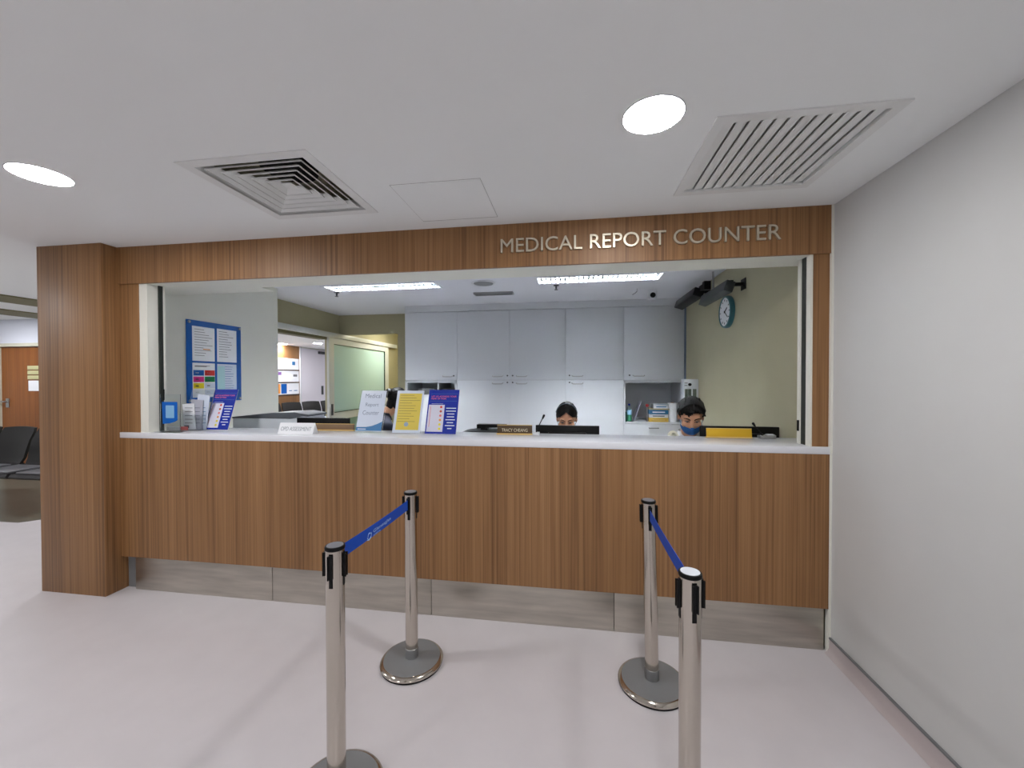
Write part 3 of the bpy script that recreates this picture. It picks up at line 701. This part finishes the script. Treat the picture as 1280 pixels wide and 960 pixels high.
# clear stand with blue card
t = thing('card_stand', 'clear stand with a blue card at the far left of the worktop', 'card stand', (-4.222, .055, ZW), (R(0), 0, R(2)))
part('clear_sheet', B().box(-.085, .075, .002, .005, .0, .27), CLEAR, t)
part('foot', B().box(-.085, .075, -.03, .04, 0, .003), CLEAR, t)
part('card', B().prism([(-.068, .215), (.052, .215), (.052, .085), (.03, .073), (-.01, .062), (-.064, .058)], 1, -.0005, .002), BLUE, t)
part('card_window', B().box(-.038, .028, -.0015, 0, .10, .19), mat('card_pale', (130, 178, 214), .4), t)
# brochure holder with leaflets
t = thing('brochure_holder', 'clear acrylic brochure holder with leaflets left of the navy sign', 'brochure holder', (-4.165, .19, ZW), (0, 0, R(4)))
part('back_sheet', B().box(-.095, .085, .045, .048, 0, .295, rot=Matrix.Rotation(R(-12), 3, 'X')), CLEAR, t)
part('front_pocket', B().box(-.095, .085, -.03, -.027, 0, .12).box(-.095, -.092, -.03, .04, 0, .14).box(.082, .085, -.03, .04, 0, .14).box(-.095, .085, -.03, .05, 0, .003), CLEAR, t)
for k, (x, z1, m, a) in enumerate([(-.035, .205, PAPER, -4), (.015, .235, mat('leaflet_grey', (178, 180, 192), .4), 5), (.050, .272, PALEBLUE, 8)]):
    l = solo('leaflet', B().box(x-4.165-.05, x-4.165+.05, .19-.018+.012*k, .19-.014+.012*k, ZW+.004, ZW+z1-.01, rot=Matrix.Rotation(R(a), 3, 'Y')), m,
         ['white leaflet at the front of the clear brochure holder', 'grey printed leaflet in the middle of the clear brochure holder', 'pale blue leaflet at the back of the clear brochure holder'][k], 'leaflet', 'leaflets in the brochure holder')
    b = B()
    for j in range(5): b.box(x-4.165-.035, x-4.165+.03, .19-.0185+.012*k, .19-.0178+.012*k, ZW+.05+.028*j, ZW+.054+.028*j)
    if k == 0: b.box(x-4.165-.04, x-4.165+.0, .19-.0190, .19-.0178, ZW+.015, ZW+.035)
    part('print_lines', b, [INK, INK, INKB][k], l, True)
solo('red_leaflet', B().box(-4.245, -4.185, .146, .1505, ZW+.002, ZW+.028, bev=.001), PINK, 'short salmon card at the bottom front of the clear brochure holder', 'leaflet')
# latch marks
solo('jamb_latch', B().box(-4.345, -4.338, .108, .1145, 1.35, 1.43, bev=.002), BLACK, 'small black latch on the left cream jamb above the blue card', 'latch')
solo('jamb_latch', B().box(-.120, -.1125, .1, .112, 1.20, 1.262, bev=.002), BLACK, 'small black latch on the right cream jamb just above the worktop', 'latch')
solo('tape_roll', B().lathe([(.018, -.012), (.034, -.012), (.036, 0), (.034, .012), (.018, .012), (.018, -.012)], n=32), mat('off_white', (222, 222, 206), .5), 'off-white tape roll left of the man in white', 'tape roll')
o = COL.objects['tape_roll']; o.location = (-.722, .42, 1.115); o.rotation_euler = (R(62), 0, R(20))

# ================================================================== DESKS, MONITORS, PRINTER (behind the counter)
t = thing('office_desk', 'white office desk behind the counter, mostly hidden by it', 'desk', (-2.3, .7, 0))
part('desk_top', B().box(-4.55, -.03, .36, 1.02, .715, .74, bev=.002), CABWHITE, t, True)
for x in (-4.5, -3.35, -2.2, -1.05, -.08): part('support', B().box(x-.012, x+.012, .40, 1.0, 0, .715), CABWHITE, t, True)
def monitor(x, y, w, ztop, label, h=.30):
    t = thing('monitor', label, 'monitor', (x, y, .741), (0, 0, 0), 'black office monitors')
    z1 = ztop-.741
    part('housing', B().box(-w/2, w/2, 0, .022, z1-h, z1, bev=.004), BLACK, t)
    part('rear_bulge', B().box(-w*.3, w*.3, -.02, .002, z1-h*.8, z1-h*.15, bev=.01), BLACK, t)
    part('stand', B().box(-.03, .03, -.025, -.003, .01, z1-h*.5).box(-.1, .1, -.08, .09, 0, .012, bev=.003), BLACK, t)
    part('screen', B().box(-w/2+.012, w/2-.012, .022, .0235, z1-h+.015, z1-.012), mat('screen_dark', (30, 40, 60), .2), t)
monitor(-1.43, .47, .45, 1.168, 'black monitor seen from behind in front of the woman')
monitor(-.275, .50, .50, 1.176, 'black monitor seen from behind at the right, beyond the yellow name plate')
monitor(-3.305, .44, .44, 1.202, 'black monitor seen from behind beside the printer and tent card')
# printer
t = thing('office_printer', 'white office printer with a dark grey lid behind the left worktop', 'printer', (-3.82, .66, .726))
part('body', B().box(-.36, .30, -.13, .16, .02, .455, bev=.012), mat('printer_white', (206, 212, 218), .35), t)
part('paper_tray', B().box(-.30, .25, -.15, -.12, .05, .16, bev=.005).box(-.30, .25, -.15, -.12, .19, .30, bev=.005), mat('printer_white', (206, 212, 218), .35), t)
part('lid', B().prism([(-.37, .452), (-.02, .450), (.06, .432), (.27, .478), (.32, .474), (.32, .490), (.20, .508), (.0, .500), (-.37, .464)], 1, -.12, .13), mat('printer_lid', (88, 92, 98), .4), t)
part('lid_base', B().box(-.36, .30, -.125, .15, .438, .451, bev=.003).prism([(.10, .44), (.30, .44), (.305, .474), (.27, .476)], 1, -.11, .12), mat('printer_white', (206, 212, 218), .35), t)
part('dark_gap', B().box(-.35, .05, -.152, -.12, .310, .338), BLACK, t)
part('catch', B().box(-.33, -.295, -.157, -.15, .318, .36).box(.0, .05, -.157, -.15, .315, .36), BLACK, t)
# phone
t = thing('desk_phone', 'low black desk phone between the navy sign and the brown name plate', 'phone', (-2.03, .50, .741))
part('riser', B().box(-.14, .16, -.08, .10, 0, .36, bev=.004), CABWHITE, t)
part('phone_base', B().prism([(-.16, .361), (.16, .361), (.16, .385), (-.08, .385), (-.16, .372)], 1, -.09, .09), DKGREY, t)
part('handset', B().prism([(-.06, .395), (.0, .40), (.13, .405), (.16, .425), (-.06, .425)], 1, -.03, .03).box(-.03, .02, -.03, .03, .384, .40), BLACK, t)

# ================================================================== SLIDING DOOR
t = thing('sliding_door', 'white framed sliding door with frosted green glass hung from a ceiling-high rail', 'door', (-4.975, 4.0, 0))
FRM = mat('door_frame_white', (214, 218, 216), .35)
part('rail', B().box(-5.0, -4.93, 1.585, 5.35, 2.13, 2.20, bev=.003), FRM, t, True)
part('stile', B().box(-4.99, -4.955, 3.06, 3.19, .01, 2.125), FRM, t, True)
part('stile', B().box(-4.99, -4.955, 4.85, 5.01, .01, 2.125), FRM, t, True)
part('top_rail', B().box(-4.99, -4.955, 3.19, 4.85, 2.035, 2.125), FRM, t, True)
part('middle_rail', B().box(-4.99, -4.955, 3.19, 4.85, .88, .995), FRM, t, True)
part('lower_panel', B().box(-4.985, -4.962, 3.19, 4.85, .1, .88), mat('panel_green', (140, 172, 160), .4), t, True)
part('bottom_rail', B().box(-4.99, -4.955, 3.19, 4.85, .01, .1), FRM, t, True)
part('glass_pane', B().box(-4.978, -4.968, 3.19, 4.85, .995, 2.035), FROST, t, True)
part('glass_bead', B().box(-4.967, -4.95, 4.838, 4.85, .995, 2.035).box(-4.967, -4.95, 3.19, 4.85, 2.028, 2.035).box(-4.967, -4.95, 3.19, 4.85, .995, 1.003), mat('bead_dark', (30, 62, 52), .5), t, True)
part('pull_handle', B().box(-4.955, -4.94, 3.11, 3.14, .96, 1.13), DKGREY, t, True)
struct('trim_13', B().box(-5.12, -4.985, 1.58, 3.06, 2.09, 2.13), BAND, 'khaki underside edge of the sliding door opening')

# ================================================================== WAITING AREA
# wood panel with brochure racks
struct('wall_wood_panel', B().box(-9.1, -9.085, 6.6, 7.985, 0, ZC), WOOD, 'brown wood wall panel behind the poster racks')
for k, (z0, z1) in enumerate([(1.78, 2.08), (1.44, 1.74), (1.10, 1.40)]):
    t = thing('poster_rack', ['top row of white posters on the far wood panel', 'middle row of white posters on the far wood panel', 'bottom row of white posters on the far wood panel with orange and blue sheets'][k], 'poster rack', (-9.085, 7.4, z0), (0, 0, 0), 'poster rows on the wood panel')
    part('shelf', B().box(-9.085, -9.06, 6.9, 7.965, z0-.03, z0-.015), DKGREY, t, True)
    part('poster', B().box(-9.084, -9.08, 6.9, 7.955, z0-.005, z1), PAPER, t, True)
    def q(m, y0, y1, a, b): part('print_patch', B().box(-9.0805, -9.078, y0, y1, z0+a, z0+b), m, t, True)
    if k == 0: q(INKB, 7.68, 7.80, .12, .22); q(INK, 7.22, 7.25, .05, .25); q(INK, 7.36, 7.38, .05, .08)
    if k == 1: q(mat('print_purple', (130, 90, 160), .5), 7.05, 7.12, .03, .26); q(mat('print_purple', (130, 90, 160), .5), 7.12, 7.26, .18, .26); q(INK, 7.72, 7.88, .14, .2)
    if k == 2: q(ORG, 6.95, 7.22, .02, .28); q(BLUE, 7.25, 7.46, .02, .28); q(INKB, 7.55, 7.66, .08, .1); q(INKB, 7.75, 7.88, .08, .1)
# white tall door on that wall
o = struct('door_2', B().box(-9.1, -9.06, 8.03, 9.15, 0, 2.40), mat('white_door', (226, 222, 230), .45), 'tall white door right of the poster racks')
h_ = B().box(-9.06, -9.03, 8.95, 9.02, 1.03, 1.3); ch = link('door_handle', h_.mesh('door_handle'), DKGREY, o)
h_ = B().box(-9.06, -9.0, 8.80, 9.1, 2.28, 2.36); ch = link('door_closer', h_.mesh('door_closer'), DKGREY, o)
struct('trim_14', B().box(-9.1, -9.05, 7.985, 8.03, 0, ZC).box(-9.1, -9.05, 9.15, 9.2, 0, ZC), CABWHITE)
# brown door
o = struct('door_1', B().box(-10.28, -9.38, 2.64, 2.68, 0, 2.015), ORANGEWOOD, 'orange brown wooden door behind the waiting chairs')
def dpart(n, b, m, l=None):
    c = link(n, b.mesh(n), m, o)
    if l: c['label'] = l
dpart('lever_handle', B().cyl((-10.16, 2.64, 1.16), (-10.16, 2.59, 1.16), .012, n=12).tube([(-10.16, 2.595, 1.16), (-10.30, 2.590, 1.165)], .011, 8).box(-10.19, -10.13, 2.628, 2.641, 1.07, 1.21), SATIN)
for k in range(3): dpart('name_tag', B().box(-9.76, -9.54, 2.628, 2.639, 1.66-.075*k, 1.72-.075*k, bev=.001), mat('tag_cream', (190, 186, 140), .5))
dpart('paper_notice', B().box(-9.75, -9.53, 2.632, 2.639, 1.33, 1.49), PAPER, 'white paper notice under the cream name tags')
struct('trim_15', B().box(-10.36, -10.28, 2.59, 2.70, 0, 2.06).box(-9.38, -9.31, 2.59, 2.70, 0, 2.06).box(-10.36, -9.31, 2.59, 2.70, 2.02, 2.07), mat('frame_pale', (206, 204, 186), .5), 'pale frame of the brown door')

CHAIR = mat('chair_black', (32, 31, 30), .42, spec=.3); CHAIRS = mat('chair_seat', (40, 38, 39), .25); EDGE = mat('chair_edge', (100, 100, 104), .3)
def bench(n, pitch, loc, rz, label):
    t = thing('beam_bench', label, 'bench', loc, (0, 0, rz), 'black waiting area benches')
    for k in range(n):
        x = (k-(n-1)/2)*pitch; w = pitch*.46
        # backrest: curved slab
        b = B(); rows = [(.44, .0, .90), (.52, .035, .97), (.62, .055, 1.0), (.74, .085, 1.02), (.84, .13, 1.0), (.89, .15, .95)]
        for side, (f0, f1) in enumerate(((0, .03),)):
            vg = []
            for z, y, s in rows:
                ring = []
                for j in range(7):
                    u = -1+2*j/6; cy = .03*(1-u*u)
                    ring.append((x+u*w*s, y+cy, z-.012*u*u))
                vg.append(ring)
            va = [[b.bm.verts.new(p) for p in r] for r in vg]; vb = [[b.bm.verts.new((p[0], p[1]+.03, p[2])) for p in r] for r in vg]
            for i in range(len(rows)-1):
                for j in range(6):
                    b.bm.faces.new((va[i][j], va[i][j+1], va[i+1][j+1], va[i+1][j])); b.bm.faces.new((vb[i][j], vb[i+1][j], vb[i+1][j+1], vb[i][j+1]))
                for j in (0, 6): b.bm.faces.new((va[i][j], va[i+1][j], vb[i+1][j], vb[i][j]))
            for i in (0, len(rows)-1):
                for j in range(6): b.bm.faces.new((va[i][j], va[i][j+1], vb[i][j+1], vb[i][j]))
        part('backrest', b, CHAIR, t)
        sb = B().prism([(-.46, .40), (-.44, .43), (-.30, .44), (-.05, .425), (.04, .45), (.04, .42), (-.05, .39), (-.30, .395), (-.44, .385)], 0, x-w, x+w)
        part('seat', sb, CHAIRS, t)
        part('seat_pad', B().box(x-w*.86, x+w*.86, -.42, -.06, .432, .452, bev=.008), EDGE, t)
    L = n*pitch/2
    part('beam', B().box(-L, L, -.22, -.14, .31, .38), BLACK, t)
    for s in (-1, 1): part('leg', B().box(s*(L-.05)-.03, s*(L-.05)+.03, -.21, -.15, .03, .31).box(s*(L-.05)-.03, s*(L-.05)+.03, -.40, .08, 0, .03, bev=.005), BLACK, t)
bench(4, .56, (-8.26, 1.66, 0), 0, 'row of dark moulded chairs in front of the brown door, left of the pillar')
bench(4, .56, (-8.62, 7.55, 0), R(68), 'row of black chairs seen through the sliding door opening')

# ================================================================== PASSAGE light
downlight(-4.35, 4.6, ZO, .09, 'small unseen ceiling light added in the passage to light the glass door', mat('passage_diffuser', (255, 250, 235), .5, emit=34), 'waiting area ceiling lights')  # lamp out of view, added to light the passage and sliding door glass

# ================================================================== PEOPLE
def remesh_obj(b, voxel, name, smooth_it=4):
    me = b.mesh(name); o = bpy.data.objects.new(name, me); COL.objects.link(o)
    m = o.modifiers.new('r', 'REMESH'); m.mode = 'VOXEL'; m.voxel_size = voxel
    s = o.modifiers.new('s', 'SMOOTH'); s.factor = .5; s.iterations = smooth_it
    bpy.context.view_layer.update()
    nm = bpy.data.meshes.new_from_object(o.evaluated_get(bpy.context.evaluated_depsgraph_get()))
    bpy.data.objects.remove(o)
    for p in nm.polygons: p.use_smooth = True
    return nm
def person(label, hc, tilt, yaw, shirt, style, bodyc=None):
    """seated figure built in a local frame facing -Y; hc = head centre (world); tilt = forward nod in degrees"""
    hx, hy, hz = hc
    t = thing('person', label, 'person', (hx-.10*math.sin(yaw), hy+.10*math.cos(yaw), 0), (0, 0, yaw), None)
    T = R(tilt); H = Matrix.Translation((0, -.10, hz)) @ Matrix.Rotation(T, 4, 'X')      # head frame
    def hp(x, y, z): return H @ Vector((x, y, z))
    HR = H.to_3x3()
    sc = .96 if style == 'woman' else 1.0
    b = B()
    # head
    b.ball(hp(0, .012, .025), (.076*sc, .094*sc, .090*sc), 20, HR)
    b.ball(hp(0, -.022, -.035), (.062*sc, .066*sc, .078*sc), 16, HR)
    b.ball(hp(0, -.052, -.088), (.030*sc, .026*sc, .022*sc), 12, HR)
    for s in (-1, 1):
        b.ball(hp(s*.040, -.052, -.030), (.026, .022, .026), 10, HR)
        b.ball(hp(s*.078*sc, .012, -.012), (.010, .020, .031), 10, HR)
        b.ball(hp(s*.030, -.074, .026), (.026, .012, .009), 8, HR)
        b.ball(hp(s*.013, -.088, -.036), (.009, .010, .008), 8, HR)
    b.cap(hp(0, -.078, .012), hp(0, -.099, -.030), .009, .0125, 12)
    b.ball(hp(0, -.079, -.060), (.024, .010, .007), 8, HR); b.ball(hp(0, -.077, -.071), (.020, .010, .008), 8, HR)
    # neck and torso
    nb = Vector((0, .055, hz-.168)); hips = Vector((0, .20, .52))
    b.cap(hp(0, .03, -.06), nb, .054, .060, 18)
    def torso(b, inf):
        ch = nb+Vector((0, .03, -.16)); b.ball(nb+Vector((0, .01, -.03)), (.10+inf, .075+inf, .05+inf), 14)
        sw = .16 if style == 'woman' else .185
        for s in (-1, 1):
            b.cap(nb+Vector((s*.05, .01, -.03)), nb+Vector((s*sw, .02, -.085)), .055+inf, .056+inf, 16)
        b.ball(ch, ((.155 if style == 'woman' else .175)+inf, .11+inf, .17+inf), 18)
        b.ball(ch.lerp(hips, .55), (.135+inf, .10+inf, .17+inf), 16)
        b.ball(hips, (.165+inf, .125+inf, .12+inf), 16)
    torso(b, 0)
    sw = .16 if style == 'woman' else .185
    arms = []
    for s in (-1, 1):
        sh = nb+Vector((s*sw, .02, -.09)); el = Vector((s*(sw+.06), -.04, .86 if hz > 1.1 else .8)); wr = Vector((s*.12, -.10, .775))
        el.z = max(.80, sh.z-.27); arms.append((sh, el, wr, s))
        b.cap(sh, el, .048, .038, 14); b.cap(el, wr, .036, .024, 14)
        d = (wr-el).normalized(); pc = wr+d*.05; side = Vector((-d.y, d.x, 0)).normalized()
        b.ball(pc, (.040, .046, .018), 12, Matrix.Rotation(math.atan2(d.y, d.x)-math.pi/2, 3, 'Z'))
        for k, ln in enumerate((.062, .074, .070, .054)):
            o0 = pc+d*.030+side*(.028-.0187*k); m1 = o0+d*ln*.55+Vector((0, 0, .006)); m2 = o0+d*ln+Vector((0, 0, -.010))
            b.cap(o0, m1, .0095, .0088, 10); b.cap(m1, m2, .0088, .0075, 10)
        th0 = wr+d*.02-side*s*(-1)*.0+side*(-s)*.034; th1 = th0+d*.03+side*(-s)*.022; th2 = th1+d*.032+side*(-s)*.004
        b.cap(th0, th1, .0115, .0105, 10); b.cap(th1, th2, .0105, .0085, 10)
        # legs
    legs = []
    for s in (-1, 1):
        hp0 = hips+Vector((s*.09, -.02, -.03)); kn = Vector((s*.12, -.22, .50)); an = Vector((s*.12, -.16, .09)); toe = Vector((s*.12, -.30, .045))
        legs.append((hp0, kn, an, toe))
        b.cap(hp0, kn, .085, .058, 16); b.cap(kn, an, .055, .038, 14); b.cap(an+Vector((0, .02, -.035)), toe, .040, .034, 12)
    body = remesh_obj(b, .0060, 'body', 4)
    link('body', body, SKIN, t)
    # clothing
    c = B(); torso(c, .012)
    for sh, el, wr, s in arms: c.cap(sh, el, .062, .052, 14); c.cap(el, el.lerp(wr, .85), .050, .036, 14)
    link('shirt', remesh_obj(c, .010, 'shirt', 5), shirt, t)
    c = B(); c.ball(hips+Vector((0, 0, -.02)), (.185, .145, .125), 14)
    for a, k_, n_, _ in legs: c.cap(a, k_, .102, .074, 14); c.cap(k_, n_, .072, .056, 14)
    link('trousers', remesh_obj(c, .012, 'trousers', 4), mat('trousers_dark', (34, 36, 44), .85), t)
    c = B()
    for _, _, n_, toe in legs: c.cap(n_+Vector((0, .03, -.045)), toe, .048, .042, 14)
    part('shoes', c, BLACKM, t)
    # collar
    col = B()
    n = 24
    for ring_z, rr in ((0, .066), (.035, .058)): pass
    pts0 = []; 
    for k in range(n):
        a = 2*math.pi*k/n
        gap = 1 if style != 'man' else 1
        pts0.append((math.cos(a), math.sin(a)))
    vo = [[col.bm.verts.new(nb+Vector((x*r_, y*r_*.95, z_-.012*(-y)))) for x, y in pts0] for r_, z_ in ((.092, -.02), (.074, .050), (.069, .050), (.080, -.015))]
    for i in range(3):
        for k in range(n): col.bm.faces.new((vo[i][k], vo[i][(k+1) % n], vo[i+1][(k+1) % n], vo[i+1][k]))
    part('collar', col, shirt, t)
    # eyes, brows
    ey = B()
    for s in (-1, 1): ey.ball(hp(s*.031, -.0735, .003), (.0125, .007, .0036), 10, HR)
    link('eyes', ey.mesh('eyes'), mat('eye_white', (206, 196, 190), .3), t)
    ir = B()
    for s in (-1, 1): ir.ball(hp(s*.031, -.0782, .0015), (.0055, .004, .0045), 10, HR)
    link('irises', ir.mesh('irises'), BLACK, t)
    ld = B()
    for s in (-1, 1): ld.tube([hp(s*.015, -.080, .000), hp(s*.024, -.0825, .0065), hp(s*.034, -.081, .0075), hp(s*.047, -.071, .002)], .0022, 6)
    link('eyelashes', ld.mesh('eyelashes'), HAIR, t)
    br = B()
    for s in (-1, 1): br.tube([hp(s*.013, -.087, .022), hp(s*.026, -.0875, .031), hp(s*.040, -.081, .032), hp(s*.052, -.070, .025)], .0036 if style == 'man' else .0022, 6)
    link('eyebrows', br.mesh('eyebrows'), HAIR, t)
    # hair: shell over the cranium cut at the hairline
    hb = B()
    def shell(rx, ry, rz, cy, cz, keep, rough=.004, nu=56, nv=36):
        tb = bmesh.new(); bmesh.ops.create_uvsphere(tb, u_segments=nu, v_segments=nv, radius=1)
        kill = []
        for v in tb.verts:
            p = v.co.copy(); q_ = Vector((p.x*rx, p.y*ry, p.z*rz))
            f = 1+rough/rx*noise.noise(Vector((q_.x*60, q_.y*18, q_.z*60)))*2
            v.co = Vector((q_.x*f, q_.y*f+cy, q_.z*f+cz))
            if not keep(v.co): kill.append(v)
        bmesh.ops.delete(tb, geom=kill, context='VERTS')
        ret = bmesh.ops.solidify(tb, geom=tb.faces[:], thickness=.006)
        bmesh.ops.transform(tb, matrix=H, verts=tb.verts); hb.add(tb)
    if style == 'man':
        shell(.086, .104, .100, .014, .040, lambda c: c.z > .060+.012*math.sin(c.x*60) or (c.y > -.030 and c.z > .005) or (c.y > .03 and c.z > -.055), .006)
        # swept volume on top
        for k in range(26):
            u = -1+2*k/25; x = u*.074
            z0 = .128-.050*u*u
            hb.tube([hp(x, .055, z0+.002), hp(x*1.02, .0, z0+.010-.008*abs(u)), hp(x*1.03+.003, -.050, z0-.002), hp(x*1.02+.005, -.076+.022*u*u, z0-.034-.006*math.sin(k*2.3))], .0085, 7)
    else:
        shell(.084, .102, .098, .014, .034, lambda c: (c.z > .086-.85*abs(c.x) and c.z > .012) or (c.y > -.012 and c.z > -.03) or (c.y > .035 and c.z > -.09), .002)
        if style == 'woman':
            hb.ball(hp(0, .115, .02), (.040, .036, .040), 12, HR)
        else:
            hb.ball(hp(0, .105, .055), (.052, .045, .052), 12, HR); hb.ball(hp(0, .075, -.06), (.060, .038, .085), 12, HR); hb.ball(hp(0, .03, -.03), (.080, .055, .085), 12, HR)
    link('hair', hb.mesh('hair'), HAIR, t)
    if style == 'woman':
        pb = B(); pb.tube([hp(s_*.0845, .012, .04+.0) if False else hp(.0865*math.cos(a_), -.004, .034+.1005*math.sin(a_)) for a_ in [R(12+156*i_/14) for i_ in range(15)] for s_ in (1,)], .0030, 8)
        link('hair_sheen', pb.mesh('hair_sheen'), mat('sheen_grey', (110, 122, 134), .25), t)  # grey arc standing in for light reflected on the hair
    # mask
    if style in ('man', 'woman'):
        tb = bmesh.new(); bmesh.ops.create_uvsphere(tb, u_segments=40, v_segments=28, radius=1); kill = []
        for v in tb.verts:
            q_ = Vector((v.co.x*.073, v.co.y*.082-.024, v.co.z*.085-.042))
            q_.y -= .012*math.exp(-((q_.x/.022)**2)-((q_.z+.035)/.03)**2)
            q_.y += .0012*math.sin(q_.z*260)
            if q_.y > -.030 or q_.z > -.018-.25*abs(q_.x) or q_.z < -.118: kill.append(v)
            v.co = q_
        bmesh.ops.delete(tb, geom=kill, context='VERTS'); bmesh.ops.solidify(tb, geom=tb.faces[:], thickness=.003)
        bmesh.ops.transform(tb, matrix=H, verts=tb.verts); mb = B(); mb.add(tb)
        for s in (-1, 1): mb.tube([hp(s*.066, -.036, -.040), hp(s*.078, -.01, -.022), hp(s*.084, .014, .012)], .0016, 6)
        link('face_mask', mb.mesh('face_mask'), MASK if style == 'man' else mat('mask_dark', (24, 26, 32), .7), t)
    return t
def office_chair(x, y, rz, label):
    t = thing('office_chair', label, 'chair', (x, y, 0), (0, 0, rz), 'office swivel chairs behind the counter')
    part('seat', B().box(-.23, .23, -.22, .22, .36, .40, bev=.02), BLACKM, t)
    part('backrest', B().box(-.20, .20, .29, .33, .48, .86, bev=.02), BLACKM, t)
    part('back_support', B().tube([(0, .15, .37), (0, .34, .40), (0, .34, .6)], .018), BLACK, t)
    part('gas_lift', B().cyl((0, 0, .08), (0, 0, .36), .025), SATIN, t)
    for k in range(5):
        a = 2*math.pi*k/5; part('leg', B().tube([(0, 0, .09), (.26*math.cos(a), .26*math.sin(a), .055)], .016).ball((.26*math.cos(a), .26*math.sin(a), .03), .03, 8), BLACK, t)
person('person in a white shirt and blue face mask looking down beside the right monitor', (-.558, .60, 1.232), 27, R(-10), SHIRTW, 'man')
person('person with black centre-parted hair and its sheen as a grey arc, half hidden behind the middle monitor', (-1.437, .83, 1.185), 24, R(-2), SHIRTD, 'woman')
person('person in dark navy clothes behind the gap between the white and yellow signs', (-3.165, 1.50, 1.285), 10, R(132), SHIRTN, 'bun')
office_chair(-.555, .92, 0, 'black office chair under the person in the white shirt, hidden by the counter')
office_chair(-1.437, 1.14, 0, 'black office chair under the person with centre-parted hair, hidden by the counter')
office_chair(-3.42, 1.28, R(132), 'black office chair under the person in navy, hidden by the counter')
